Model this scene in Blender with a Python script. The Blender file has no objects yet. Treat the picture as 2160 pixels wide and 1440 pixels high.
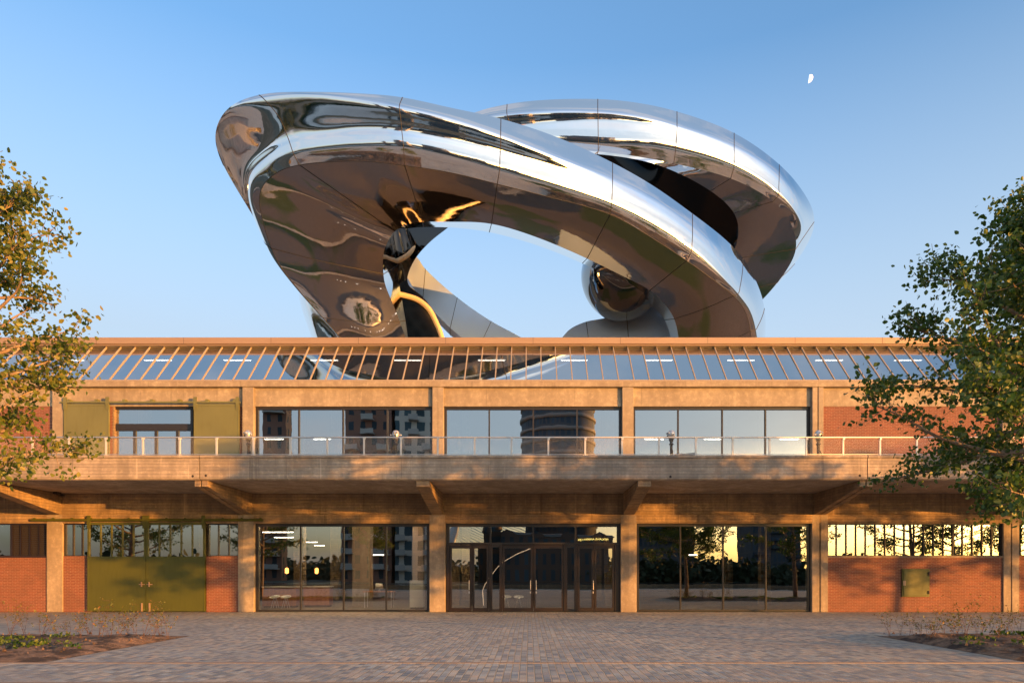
import bpy, math, random
import numpy as np
from mathutils import Vector, Matrix
R = math.radians
C = bpy.context.scene.collection
scene = bpy.context.scene

# ---------------------------------------------------------------- camera
CAMY, EYE, F, PX0, PY0 = -28.55, 1.55, 1440.0, 1115.0, 1212.0
cam = bpy.data.cameras.new('camera'); camo = bpy.data.objects.new('camera', cam); C.objects.link(camo)
cam.sensor_width = 36; cam.lens = 24; cam.shift_x = -35/2160; cam.shift_y = 492/2160
cam.clip_end = 9000; cam.clip_start = 0.05
camo.location = (0, CAMY, EYE); camo.rotation_euler = (R(90), 0, 0)
scene.camera = camo

# ---------------------------------------------------------------- light
SUN_AZ, SUN_EL = R(55), R(3.6)          # azimuth measured from -Y towards +X
sdir = Vector((math.sin(SUN_AZ)*math.cos(SUN_EL), -math.cos(SUN_AZ)*math.cos(SUN_EL), math.sin(SUN_EL)))
sl = bpy.data.lights.new('sun', 'SUN'); sl.energy = 3.3; sl.angle = R(0.5); sl.color = (1.0, 0.42, 0.085)
so = bpy.data.objects.new('sun', sl); C.objects.link(so)
so.rotation_euler = sdir.to_track_quat('Z', 'Y').to_euler()
w = bpy.data.worlds.new('World'); scene.world = w; w.use_nodes = True
nt = w.node_tree; nt.nodes.clear()
wo = nt.nodes.new('ShaderNodeOutputWorld'); bg = nt.nodes.new('ShaderNodeBackground')
sky = nt.nodes.new('ShaderNodeTexSky'); sky.sky_type = 'NISHITA'; sky.sun_disc = False
sky.sun_elevation = R(7.5)
sky.sun_rotation = math.atan2(sdir.x, sdir.y) + R(20)
sky.air_density = 1.0; sky.dust_density = 3.5; sky.ozone_density = 2.3
hs = nt.nodes.new('ShaderNodeHueSaturation'); hs.inputs['Saturation'].default_value = 1.10
# a few thin evening clouds high overhead and behind the viewer
tc = nt.nodes.new('ShaderNodeTexCoord'); mp = nt.nodes.new('ShaderNodeMapping'); mp.inputs['Scale'].default_value = (1.6, 3.2, 4.5)
nz = nt.nodes.new('ShaderNodeTexNoise'); nz.inputs['Scale'].default_value = 1.7; nz.inputs['Detail'].default_value = 7; nz.inputs['Roughness'].default_value = .55
rp = nt.nodes.new('ShaderNodeValToRGB'); rp.color_ramp.elements[0].position = .47; rp.color_ramp.elements[1].position = .70
sep = nt.nodes.new('ShaderNodeSeparateXYZ')
mr = nt.nodes.new('ShaderNodeMapRange'); mr.inputs['From Min'].default_value = .45; mr.inputs['From Max'].default_value = .15
mul = nt.nodes.new('ShaderNodeMath'); mul.operation = 'MULTIPLY'
mul2 = nt.nodes.new('ShaderNodeMath'); mul2.operation = 'MULTIPLY'; mul2.inputs[1].default_value = .62
mx = nt.nodes.new('ShaderNodeMixRGB'); mx.inputs[2].default_value = (1.75, 1.62, 1.65, 1)
L = nt.links.new
L(tc.outputs['Generated'], mp.inputs[0]); L(mp.outputs[0], nz.inputs['Vector']); L(nz.outputs['Fac'], rp.inputs[0])
L(tc.outputs['Generated'], sep.inputs[0]); L(sep.outputs['Y'], mr.inputs['Value'])
L(rp.outputs[0], mul.inputs[0]); L(mr.outputs[0], mul.inputs[1]); L(mul.outputs[0], mul2.inputs[0])
# pale evening haze low in the sky away from the sun
hz = nt.nodes.new('ShaderNodeMixRGB'); hz.inputs[2].default_value = (1.16, 1.46, 1.80, 1)
h1 = nt.nodes.new('ShaderNodeMapRange'); h1.inputs['From Min'].default_value = .60; h1.inputs['From Max'].default_value = .30; h1.inputs['To Max'].default_value = .92
h2 = nt.nodes.new('ShaderNodeMapRange'); h2.inputs['From Min'].default_value = -.1; h2.inputs['From Max'].default_value = -.4
h4 = nt.nodes.new('ShaderNodeMapRange'); h4.inputs['From Min'].default_value = .19; h4.inputs['From Max'].default_value = .04; h4.inputs['To Max'].default_value = .78
h5 = nt.nodes.new('ShaderNodeMath'); h5.operation = 'MULTIPLY'; h6 = nt.nodes.new('ShaderNodeMath'); h6.operation = 'SUBTRACT'; h6.inputs[0].default_value = 1.0
h3 = nt.nodes.new('ShaderNodeMath'); h3.operation = 'MULTIPLY'
L(sep.outputs['Z'], h1.inputs['Value']); L(sep.outputs['Z'], h4.inputs['Value']); L(sep.outputs['Y'], h2.inputs['Value'])
L(h2.outputs[0], h5.inputs[0]); L(h4.outputs[0], h5.inputs[1]); L(h5.outputs[0], h6.inputs[1]); h7 = nt.nodes.new('ShaderNodeMapRange'); h7.inputs['From Min'].default_value = .70; h7.inputs['From Max'].default_value = .95; h7.inputs['To Max'].default_value = .42
h8 = nt.nodes.new('ShaderNodeMath'); h8.operation = 'ADD'; L(sep.outputs['Z'], h7.inputs['Value']); L(h1.outputs[0], h8.inputs[0]); L(h7.outputs[0], h8.inputs[1]); L(h8.outputs[0], h3.inputs[0]); L(h6.outputs[0], h3.inputs[1]); L(h3.outputs[0], hz.inputs[0])
L(sky.outputs[0], hs.inputs['Color']); L(hs.outputs[0], hz.inputs[1]); L(hz.outputs[0], mx.inputs[1]); L(mul2.outputs[0], mx.inputs[0])
L(mx.outputs[0], bg.inputs[0]); L(bg.outputs[0], wo.inputs[0])
bg.inputs[1].default_value = 0.15
scene.view_settings.view_transform = 'Standard'; scene.view_settings.look = 'None'
scene.view_settings.exposure = 1.72; scene.view_settings.gamma = 1.0
scene.cycles.max_bounces = 10; scene.cycles.glossy_bounces = 5; scene.cycles.transparent_max_bounces = 12
scene.cycles.sample_clamp_indirect = 6.0

# ---------------------------------------------------------------- materials
def mat(name, col=(.5,.5,.5), rough=.6, metal=0.0, spec=None):
    m = bpy.data.materials.new(name); m.use_nodes = True
    b = m.node_tree.nodes['Principled BSDF']
    b.inputs['Base Color'].default_value = (*col, 1); b.inputs['Roughness'].default_value = rough
    b.inputs['Metallic'].default_value = metal
    if spec is not None: b.inputs['Specular IOR Level'].default_value = spec
    return m
def N(m, t, **kw):
    n = m.node_tree.nodes.new(t)
    for k, v in kw.items(): setattr(n, k, v)
    return n
def lk(m, a, b): m.node_tree.links.new(a, b)
def bsdf(m): return m.node_tree.nodes['Principled BSDF']
def coords(m, scale=(1,1,1), rot=(0,0,0)):
    t = N(m, 'ShaderNodeTexCoord'); p = N(m, 'ShaderNodeMapping')
    p.inputs['Scale'].default_value = scale; p.inputs['Rotation'].default_value = rot
    lk(m, t.outputs['Object'], p.inputs[0]); return p.outputs[0]
def noise(m, vec, scale, detail=4, rough=.55):
    n = N(m, 'ShaderNodeTexNoise'); n.inputs['Scale'].default_value = scale
    n.inputs['Detail'].default_value = detail; n.inputs['Roughness'].default_value = rough
    lk(m, vec, n.inputs['Vector']); return n.outputs['Fac']
def ramp(m, fac, stops):
    r = N(m, 'ShaderNodeValToRGB'); e = r.color_ramp.elements
    while len(e) < len(stops): e.new(.5)
    for i, (p, c) in enumerate(stops):
        e[i].position = p; e[i].color = (*c, 1) if len(c) == 3 else c
    lk(m, fac, r.inputs[0]); return r.outputs[0]
def mixc(m, fac, a, b, mode='MIX'):
    x = N(m, 'ShaderNodeMixRGB', blend_type=mode)
    for i, v in ((0, fac), (1, a), (2, b)):
        if isinstance(v, (int, float)): x.inputs[i].default_value = v
        elif isinstance(v, tuple): x.inputs[i].default_value = (*v, 1)
        else: lk(m, v, x.inputs[i])
    return x.outputs[0]
def math_(m, op, a, b=0.0, c=None):
    x = N(m, 'ShaderNodeMath', operation=op)
    for i, v in enumerate((a, b) if c is None else (a, b, c)):
        if isinstance(v, (int, float)): x.inputs[i].default_value = v
        else: lk(m, v, x.inputs[i])
    return x.outputs[0]
def bump(m, h, strength=.3, dist=.02):
    b = N(m, 'ShaderNodeBump'); b.inputs['Strength'].default_value = strength; b.inputs['Distance'].default_value = dist
    lk(m, h, b.inputs['Height']); lk(m, b.outputs[0], bsdf(m).inputs['Normal'])

def concrete(name, base, dark, boards=True, stain=1.0):
    m = mat(name, base, .85)
    v = coords(m); big = noise(m, v, .6, 9, .66); fine = noise(m, v, 5, 7, .75)
    vs = coords(m, (1.2, 1.2, .18)); streak = noise(m, vs, 1.6, 5, .6)
    grit = noise(m, v, 55, 3, .7)
    c = mixc(m, ramp(m, big, [(.36, (.25,)*3), (.62, (1,1,1))]), dark, base)
    c = mixc(m, ramp(m, streak, [(.42, (.45*stain,)*3), (.6, (0,0,0))]), c, tuple(x*.55 for x in dark))
    c = mixc(m, ramp(m, fine, [(.4, (.45,)*3), (.6, (0,0,0))]), c, tuple(x*.75 for x in dark))
    c = mixc(m, ramp(m, fine, [(.55, (0,)*3), (.75, (.5,)*3)]), c, tuple(min(1, x*1.35) for x in base))
    pit = ramp(m, grit, [(.26, (1,1,1)), (.34, (0,0,0))])
    c = mixc(m, pit, c, tuple(x*.3 for x in dark))
    h = math_(m, 'ADD', math_(m, 'MULTIPLY', fine, .6), math_(m, 'MULTIPLY', grit, .35))
    sp = N(m, 'ShaderNodeSeparateXYZ'); lk(m, v, sp.inputs[0])
    if boards:
        wob = noise(m, coords(m, (.25, .25, 0)), 1.0, 3)
        zz = math_(m, 'DIVIDE', math_(m, 'ADD', sp.outputs['Z'], math_(m, 'MULTIPLY', wob, .03)), .118)
        row = math_(m, 'FLOOR', zz); fr = math_(m, 'SUBTRACT', zz, row)
        wr = N(m, 'ShaderNodeTexWhiteNoise', noise_dimensions='1D'); lk(m, row, wr.inputs['W'])
        cell = math_(m, 'FLOOR', math_(m, 'ADD', math_(m, 'DIVIDE', sp.outputs['X'], 2.9), math_(m, 'MULTIPLY', wr.outputs['Value'], 7)))
        cbn = N(m, 'ShaderNodeCombineXYZ'); lk(m, row, cbn.inputs[0]); lk(m, cell, cbn.inputs[1])
        wc = N(m, 'ShaderNodeTexWhiteNoise', noise_dimensions='2D'); lk(m, cbn.outputs[0], wc.inputs['Vector'])
        c = mixc(m, math_(m, 'MULTIPLY', wc.outputs['Value'], .32), c, tuple(x*.55 for x in dark))
        edge = ramp(m, math_(m, 'MINIMUM', fr, math_(m, 'SUBTRACT', 1.0, fr)), [(.02, (1,1,1)), (.09, (0,0,0))])
        c = mixc(m, math_(m, 'MULTIPLY', edge, .6), c, tuple(x*.35 for x in dark))
        gr = noise(m, coords(m, (.7, .7, 30)), 2.4, 4, .6)
        c = mixc(m, ramp(m, gr, [(.4, (.16,)*3), (.58, (0,0,0))]), c, tuple(x*.5 for x in dark))
        h = math_(m, 'ADD', h, math_(m, 'ADD', math_(m, 'MULTIPLY', edge, -.7), math_(m, 'ADD', math_(m, 'MULTIPLY', gr, .3), math_(m, 'MULTIPLY', wc.outputs['Value'], .3))))
    drip = noise(m, coords(m, (3.2, 3.2, .10)), 1.0, 5, .65)
    c = mixc(m, ramp(m, drip, [(.60, (0,0,0)), (.68, (.5*stain,)*3)]), c, tuple(x*.35 for x in dark))
    c = mixc(m, ramp(m, drip, [(.30, (.35*stain,)*3), (.36, (0,0,0))]), c, tuple(min(1, x*1.5) for x in base))
    lk(m, c, bsdf(m).inputs['Base Color']); bump(m, h, .55, .02)
    return m
M = {}
M['conc_up'] = concrete('pale_concrete', (.42,.35,.25), (.27,.215,.155), False, .7)
M['conc_slab'] = concrete('board_marked_concrete', (.56,.46,.35), (.29,.24,.19), True)
M['conc_low'] = concrete('old_concrete_warm_bounce', (.50,.34,.18), (.22,.155,.10), True)  # base warmed to hold orange light bounced under the balcony
M['conc_col'] = concrete('column_concrete', (.45,.36,.26), (.25,.20,.15), False)

def brickmat():
    m = mat('red_brick', (.3,.1,.06), .85)
    t = N(m, 'ShaderNodeTexCoord'); s = N(m, 'ShaderNodeSeparateXYZ'); cb = N(m, 'ShaderNodeCombineXYZ')
    lk(m, t.outputs['Object'], s.inputs[0])
    lk(m, math_(m, 'ADD', s.outputs['X'], s.outputs['Y']), cb.inputs[0]); lk(m, s.outputs['Z'], cb.inputs[1])
    b = N(m, 'ShaderNodeTexBrick'); b.inputs['Scale'].default_value = 1
    b.inputs['Brick Width'].default_value = .22; b.inputs['Row Height'].default_value = .066
    b.inputs['Mortar Size'].default_value = .006; b.inputs['Mortar Smooth'].default_value = .2
    b.inputs['Color1'].default_value = (.26,.085,.05,1); b.inputs['Color2'].default_value = (.19,.062,.038,1)
    b.inputs['Mortar'].default_value = (.40,.29,.20,1)
    lk(m, cb.outputs[0], b.inputs['Vector'])
    n = noise(m, t.outputs['Object'], 1.1, 5); n2 = noise(m, t.outputs['Object'], 30, 3)
    c = mixc(m, ramp(m, n, [(.35, (.4,)*3), (.6, (0,0,0))]), b.outputs['Color'], (.15,.07,.045))
    c = mixc(m, ramp(m, n2, [(.4, (.3,)*3), (.6, (0,0,0))]), c, (.10,.05,.035))
    lk(m, c, bsdf(m).inputs['Base Color'])
    bump(m, math_(m, 'ADD', math_(m, 'MULTIPLY', b.outputs['Fac'], -1.0), math_(m, 'MULTIPLY', n2, .4)), .6, .012)
    return m
M['brick'] = brickmat()

def painted(name, col, var=.8):
    m = mat(name, col, .42)
    v = coords(m); n = noise(m, v, .8, 6); n2 = noise(m, coords(m, (3, 3, .5)), 3, 5)
    c = mixc(m, ramp(m, n, [(.35, (.6,)*3), (.65, (0,0,0))]), col, tuple(x*var for x in col))
    c = mixc(m, ramp(m, n2, [(.5, (0,0,0)), (.8, (.25,)*3)]), c, tuple(x*.5 for x in col))
    lk(m, c, bsdf(m).inputs['Base Color'])
    lk(m, ramp(m, n2, [(.3, (.35,)*3), (.7, (.6,)*3)]), bsdf(m).inputs['Roughness'])
    bump(m, n, .12, .03); return m
M['green'] = painted('olive_green_paint', (.075,.082,.006))
M['green_up'] = painted('grey_green_paint', (.155,.155,.05))
M['steel'] = mat('galvanised_steel', (.62,.60,.56), .38, .35)
M['dark_frame'] = mat('dark_window_frame', (.022,.02,.02), .4)
M['brown_frame'] = mat('brown_steel_frame', (.016,.010,.008), .4)
M['bronze'] = mat('bronze_flashing', (.34,.235,.155), .5, .25)
def flashing():
    m = M['bronze']; v = coords(m); n = noise(m, coords(m, (.25, 1, 1)), 1.5, 3)
    lk(m, mixc(m, n, (.30,.20,.13), (.38,.27,.18)), bsdf(m).inputs['Base Color'])
flashing()
M['bar_paint'] = mat('beige_glazing_bar', (.32,.26,.19), .5)
M['soot'] = mat('sooty_joint', (.025,.02,.018), .9)

def glass(name, refl, tint, wob=.004):
    m = bpy.data.materials.new(name); m.use_nodes = True
    ns = m.node_tree.nodes; ns.clear()
    o = N(m, 'ShaderNodeOutputMaterial'); mix = N(m, 'ShaderNodeMixShader')
    tr = N(m, 'ShaderNodeBsdfTransparent'); tr.inputs[0].default_value = (*tint, 1)
    g = N(m, 'ShaderNodeBsdfGlossy'); g.inputs['Roughness'].default_value = .0; g.inputs['Color'].default_value = (.93,.95,.93,1)
    fr = N(m, 'ShaderNodeFresnel'); fr.inputs[0].default_value = 1.52
    b = N(m, 'ShaderNodeBump'); b.inputs['Strength'].default_value = 1; b.inputs['Distance'].default_value = wob
    v = coords(m); n = noise(m, v, .9, 2, .4); lk(m, n, b.inputs['Height']); lk(m, b.outputs[0], g.inputs['Normal'])
    f = math_(m, 'MINIMUM', math_(m, 'ADD', fr.outputs[0], refl), 1.0)
    lk(m, f, mix.inputs[0]); lk(m, tr.outputs[0], mix.inputs[1]); lk(m, g.outputs[0], mix.inputs[2]); lk(m, mix.outputs[0], o.inputs[0])
    return m
M['glass_up'] = glass('coated_window_glass', .44, (.45,.5,.5), .0013)
M['glass_low'] = glass('ground_floor_glass', .26, (.6,.6,.55), .0010)
M['glass_sky'] = glass('skylight_glass', .60, (.55,.55,.52), .001)

def steelmirror():
    m = mat('polished_steel', (.86,.85,.84), .035, 1.0)
    v = coords(m); n = noise(m, v, .45, 3, .5); n2 = noise(m, v, 2.2, 2, .5)
    bump(m, math_(m, 'ADD', n, math_(m, 'MULTIPLY', n2, .10)), .9, .022)
    g = noise(m, v, 3, 5)
    lk(m, ramp(m, g, [(.3, (.02,)*3), (.75, (.09,)*3)]), bsdf(m).inputs['Roughness'])
    return m
M['mirror'] = steelmirror()
def palesteel():
    m = mat('brushed_steel_baked_sky', (.58,.70,.82), .45, .75)  # reflected sky put into the steel as a blue base colour
    v = coords(m, (1,1,.3)); n = noise(m, v, 1.5, 5)
    lk(m, ramp(m, n, [(.3, (.38,)*3), (.75, (.5,)*3)]), bsdf(m).inputs['Roughness']); return m
M['palesteel'] = palesteel()
def satin():
    m = mat('satin_steel', (.78,.78,.77), .25, 1.0)
    v = coords(m, (1, 1, .3)); n = noise(m, v, 1.5, 5)
    lk(m, ramp(m, n, [(.3, (.18,)*3), (.75, (.34,)*3)]), bsdf(m).inputs['Roughness'])
    bump(m, noise(m, coords(m), .5, 2), .6, .05); return m
M['satin'] = satin()
M['dark_mirror'] = mat('polished_steel_baked_dark', (.07,.065,.06), .06, 1.0)  # same steel; the dark things it mirrors are put into its base colour
M['blob'] = mat('polished_steel_baked_dim', (.3,.3,.3), .03, 1.0)  # steel darkened for the dim reflections on the rounded underside
M['seam'] = mat('panel_seam', (.02,.018,.016), .6)
M['wood_rail'] = mat('pale_wood_handrail', (.72,.56,.33), .4)

def pavement():
    m = mat('clinker_paving', (.2,.17,.15), .8)
    t = N(m, 'ShaderNodeTexCoord'); wn = noise(m, t.outputs['Object'], .6, 2)
    s = N(m, 'ShaderNodeSeparateXYZ'); lk(m, t.outputs['Object'], s.inputs[0])
    u = math_(m, 'DIVIDE', math_(m, 'ADD', s.outputs['X'], math_(m, 'MULTIPLY', wn, .05)), .122)
    row = math_(m, 'FLOOR', u); fu = math_(m, 'SUBTRACT', u, row)
    w1 = N(m, 'ShaderNodeTexWhiteNoise', noise_dimensions='1D'); lk(m, row, w1.inputs['W'])
    vv = math_(m, 'ADD', math_(m, 'DIVIDE', s.outputs['Y'], .215),
               math_(m, 'ADD', math_(m, 'MULTIPLY', row, .5), math_(m, 'MULTIPLY', w1.outputs['Value'], .16)))
    cv = math_(m, 'FLOOR', vv); fv = math_(m, 'SUBTRACT', vv, cv)
    cb = N(m, 'ShaderNodeCombineXYZ'); lk(m, row, cb.inputs[0]); lk(m, cv, cb.inputs[1])
    wn2 = N(m, 'ShaderNodeTexWhiteNoise', noise_dimensions='2D'); lk(m, cb.outputs[0], wn2.inputs['Vector'])
    rs = N(m, 'ShaderNodeSeparateColor'); lk(m, wn2.outputs['Color'], rs.inputs[0])
    col = ramp(m, rs.outputs[0], [(0, (.29,.27,.23)), (.17, (.57,.48,.36)), (.34, (.45,.415,.345)), (.52, (.34,.335,.32)), (.66, (.60,.45,.32)), (.8, (.56,.52,.43)), (.92, (.23,.23,.22))])
    col.node.color_ramp.interpolation = 'CONSTANT'
    big = noise(m, t.outputs['Object'], .35, 5); fine = noise(m, t.outputs['Object'], 45, 4)
    col = mixc(m, ramp(m, big, [(.38, (.45,)*3), (.56, (0,0,0))]), col, (.25,.24,.23))
    stn = noise(m, t.outputs['Object'], 1.4, 7, .7)
    col = mixc(m, ramp(m, stn, [(.60, (0,0,0)), (.74, (.32,)*3)]), col, (.16,.15,.13))
    col = mixc(m, ramp(m, fine, [(.35, (.5,)*3), (.65, (0,0,0))]), col, (.20,.18,.16))
    du = math_(m, 'MULTIPLY', math_(m, 'MINIMUM', fu, math_(m, 'SUBTRACT', 1.0, fu)), .122)
    dv = math_(m, 'MULTIPLY', math_(m, 'MINIMUM', fv, math_(m, 'SUBTRACT', 1.0, fv)), .215)
    d = math_(m, 'MINIMUM', du, dv)
    stone = N(m, 'ShaderNodeMapRange'); stone.inputs['From Min'].default_value = .002; stone.inputs['From Max'].default_value = .011; lk(m, d, stone.inputs['Value'])
    jm = ramp(m, math_(m, 'MULTIPLY', d, 100), [(.55, (1,1,1)), (.95, (0,0,0))])
    col = mixc(m, jm, col, (.62,.50,.35))
    lk(m, col, bsdf(m).inputs['Base Color'])
    tilt = math_(m, 'ADD', math_(m, 'MULTIPLY', math_(m, 'SUBTRACT', rs.outputs[1], .5), fu), math_(m, 'MULTIPLY', math_(m, 'SUBTRACT', rs.outputs[2], .5), fv))
    h = math_(m, 'ADD', stone.outputs[0], math_(m, 'ADD', math_(m, 'MULTIPLY', tilt, 1.1), math_(m, 'MULTIPLY', fine, .35)))
    bump(m, h, 1.0, .022)
    return m
M['paving'] = pavement()
def simple_noise(name, a, b, sc, rough=.9, bs=.5, bd=.03, det=6):
    m = mat(name, a, rough); v = coords(m); n = noise(m, v, sc, det, .65); n2 = noise(m, v, sc*7, 4, .6)
    c = mixc(m, ramp(m, n, [(.44, (0,0,0)), (.56, (1,1,1))]), a, b)
    c = mixc(m, ramp(m, n2, [(.35, (.5,)*3), (.6, (0,0,0))]), c, tuple(x*.5 for x in a))
    lk(m, c, bsdf(m).inputs['Base Color']); bump(m, math_(m, 'ADD', n, math_(m, 'MULTIPLY', n2, .5)), bs, bd); return m
M['soil'] = simple_noise('soil', (.055,.033,.022), (.27,.165,.10), 2.2, .95, 1, .08)
M['land'] = simple_noise('land', (.05,.055,.035), (.08,.08,.055), .08, .95)
def roofmat():
    m = mat('gravel_roof', (.15,.125,.11), .9)
    v = coords(m); g = noise(m, v, 22, 3, .8); b = noise(m, v, .12, 3)
    c = mixc(m, g, (.03,.022,.018), (.17,.13,.105))
    gr = ramp(m, b, [(.55, (0,0,0)), (.6, (1,1,1))])
    c = mixc(m, gr, c, mixc(m, g, (.02,.032,.008), (.07,.09,.025)))
    lk(m, c, bsdf(m).inputs['Base Color']); bump(m, g, .8, .05); return m
M['roof'] = roofmat()
M['interior'] = mat('dark_interior_wall', (.055,.045,.035), .9)
M['interior_floor'] = mat('interior_floor', (.13,.11,.09), .5)
M['white'] = mat('white_paint', (.75,.74,.70), .5)
def wood():
    m = mat('slatted_wood', (.38,.16,.06), .5); v = coords(m, (1,1,1))
    wv = N(m, 'ShaderNodeTexWave', bands_direction='X'); wv.inputs['Scale'].default_value = 5; lk(m, v, wv.inputs['Vector'])
    lk(m, mixc(m, wv.outputs['Fac'], (.22,.07,.02), (.65,.26,.08)), bsdf(m).inputs['Base Color']); return m
M['wood'] = wood()
def emis(name, col, s):
    m = mat(name, col, .5); b = bsdf(m); b.inputs['Emission Color'].default_value = (*col, 1); b.inputs['Emission Strength'].default_value = s; return m
M['lamp'] = emis('lamp_tube', (1,.93,.85), 2.2)
M['lamp_in'] = emis('dim_lamp_tube', (1,.85,.7), 8.0)
M['orange'] = emis('orange_lamp', (1,.34,.07), 3.5)
M['fill_bar'] = emis('added_bar_tube', (1,.72,.42), 55.0)  # added fill light for the bar, from unseen ceiling strips
M['fill_hall'] = emis('added_hall_tube', (1,.78,.55), 14.0)  # added fill light for the entrance hall, from unseen ceiling strips
M['spot'] = emis('spot_lens', (1,.9,.8), .9)
M['glow'] = emis('glowing_handrail', (1,.72,.5), .28)
def leafmat(name, a, b, c):
    m = bpy.data.materials.new(name); m.use_nodes = True; ns = m.node_tree.nodes; ns.clear()
    o = N(m, 'ShaderNodeOutputMaterial'); g = N(m, 'ShaderNodeNewGeometry')
    col = ramp(m, g.outputs['Random Per Island'], [(0, a), (.55, b), (1, c)])
    d = N(m, 'ShaderNodeBsdfPrincipled'); d.inputs['Roughness'].default_value = .45; lk(m, col, d.inputs['Base Color'])
    t = N(m, 'ShaderNodeBsdfTranslucent'); lk(m, mixc(m, 1.0, col, (1.0,1.2,.5), 'MULTIPLY'), t.inputs['Color'])
    x = N(m, 'ShaderNodeMixShader'); x.inputs[0].default_value = .35
    lk(m, d.outputs[0], x.inputs[1]); lk(m, t.outputs[0], x.inputs[2]); lk(m, x.outputs[0], o.inputs[0]); return m
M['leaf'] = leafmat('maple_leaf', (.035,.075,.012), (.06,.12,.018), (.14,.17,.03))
M['leaf_warm'] = leafmat('sunlit_leaf', (.07,.115,.016), (.13,.17,.025), (.24,.20,.035))  # sunlit copy of the leaf colours, warm low sun mixed in
M['wood_leaf'] = mat('dark_foliage', (.03,.045,.014), .8)
M['leaf_dry'] = leafmat('sapling_leaf', (.09,.12,.02), (.15,.14,.03), (.28,.11,.03))
M['bark'] = simple_noise('bark', (.24,.17,.11), (.36,.27,.18), 6, .9, .8, .02)
M['twig'] = mat('twig', (.10,.05,.03), .8)
def meshmat():
    m = bpy.data.materials.new('woven_wire_mesh'); m.use_nodes = True; ns = m.node_tree.nodes; ns.clear()
    o = N(m, 'ShaderNodeOutputMaterial'); x = N(m, 'ShaderNodeMixShader'); tr = N(m, 'ShaderNodeBsdfTransparent')
    d = N(m, 'ShaderNodeBsdfPrincipled'); d.inputs['Base Color'].default_value = (.5,.48,.44,1); d.inputs['Roughness'].default_value = .5
    t = N(m, 'ShaderNodeTexCoord'); s = N(m, 'ShaderNodeSeparateXYZ'); lk(m, t.outputs['Object'], s.inputs[0])
    a = math_(m, 'FRACT', math_(m, 'DIVIDE', math_(m, 'ADD', s.outputs['X'], s.outputs['Z']), .05))
    b = math_(m, 'FRACT', math_(m, 'DIVIDE', math_(m, 'SUBTRACT', s.outputs['X'], s.outputs['Z']), .05))
    f = math_(m, 'MAXIMUM', math_(m, 'LESS_THAN', a, .07), math_(m, 'LESS_THAN', b, .07))
    lk(m, f, x.inputs[0]); lk(m, tr.outputs[0], x.inputs[1]); lk(m, d.outputs[0], x.inputs[2]); lk(m, x.outputs[0], o.inputs[0]); return m
M['mesh'] = meshmat()

# ---------------------------------------------------------------- mesh helpers
class MB:
    def __init__(s): s.v = []; s.f = []; s.mi = []
    def poly(s, pts, faces, mi=0):
        o = len(s.v); s.v += [tuple(p) for p in pts]; s.f += [tuple(i+o for i in f) for f in faces]; s.mi += [mi]*len(faces); return s
    def box(s, x0, x1, y0, y1, z0, z1, mi=0):
        x0, x1 = min(x0,x1), max(x0,x1); y0, y1 = min(y0,y1), max(y0,y1); z0, z1 = min(z0,z1), max(z0,z1)
        return s.poly([(x0,y0,z0),(x1,y0,z0),(x1,y1,z0),(x0,y1,z0),(x0,y0,z1),(x1,y0,z1),(x1,y1,z1),(x0,y1,z1)],
               [(0,3,2,1),(4,5,6,7),(0,1,5,4),(1,2,6,5),(2,3,7,6),(3,0,4,7)], mi)
    def prism(s, prof, x0, x1, mi=0):      # profile of (y,z) extruded along x
        n = len(prof)
        pts = [(x0, y, z) for y, z in prof] + [(x1, y, z) for y, z in prof]
        return s.poly(pts, [tuple(range(n))[::-1], tuple(range(n, 2*n))] + [(i, (i+1) % n, n+(i+1) % n, n+i) for i in range(n)], mi)
    def tube(s, pts, rad, n=8, mi=0, cap=True):
        pts = [Vector(p) for p in pts]; rads = rad if isinstance(rad, (list, tuple)) else [rad]*len(pts)
        o = len(s.v); up = None
        for i, p in enumerate(pts):
            d = (pts[min(i+1, len(pts)-1)] - pts[max(i-1, 0)]).normalized()
            if up is None: up = Vector((0,0,1)) if abs(d.z) < .9 else Vector((1,0,0))
            a = d.cross(up); a.normalize(); b = a.cross(d).normalized(); up = b
            for k in range(n):
                t = 2*math.pi*k/n; s.v.append(tuple(p + (a*math.cos(t) + b*math.sin(t))*rads[i]))
        for i in range(len(pts)-1):
            for k in range(n):
                s.f.append((o+i*n+k, o+i*n+(k+1) % n, o+(i+1)*n+(k+1) % n, o+(i+1)*n+k)); s.mi.append(mi)
        if cap:
            s.f.append(tuple(o+k for k in range(n))[::-1]); s.mi.append(mi)
            s.f.append(tuple(o+(len(pts)-1)*n+k for k in range(n))); s.mi.append(mi)
        return s
    def lathe(s, prof, c=(0,0,0), n=16, mi=0):
        o = len(s.v)
        for r, z in prof:
            for k in range(n):
                t = 2*math.pi*k/n; s.v.append((c[0]+r*math.cos(t), c[1]+r*math.sin(t), c[2]+z))
        for i in range(len(prof)-1):
            for k in range(n): s.f.append((o+i*n+k, o+i*n+(k+1) % n, o+(i+1)*n+(k+1) % n, o+(i+1)*n+k)); s.mi.append(mi)
        s.f.append(tuple(o+k for k in range(n))[::-1]); s.mi.append(mi)
        s.f.append(tuple(o+(len(prof)-1)*n+k for k in range(n))); s.mi.append(mi)
        return s
    def build(s, name, mats, parent=None, smooth=False, bevel=0, loc=None):
        me = bpy.data.meshes.new(name); me.from_pydata(s.v, [], s.f)
        mats = mats if isinstance(mats, (list, tuple)) else [mats]
        for m in mats: me.materials.append(m)
        me.polygons.foreach_set('material_index', s.mi)
        if smooth: me.polygons.foreach_set('use_smooth', [True]*len(s.f))
        me.update()
        o = bpy.data.objects.new(name, me); C.objects.link(o)
        if parent: o.parent = parent
        if loc: o.location = loc
        if bevel:
            b = o.modifiers.new('bevel', 'BEVEL'); b.width = bevel; b.segments = 2; b.limit_method = 'ANGLE'
        return o
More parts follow.
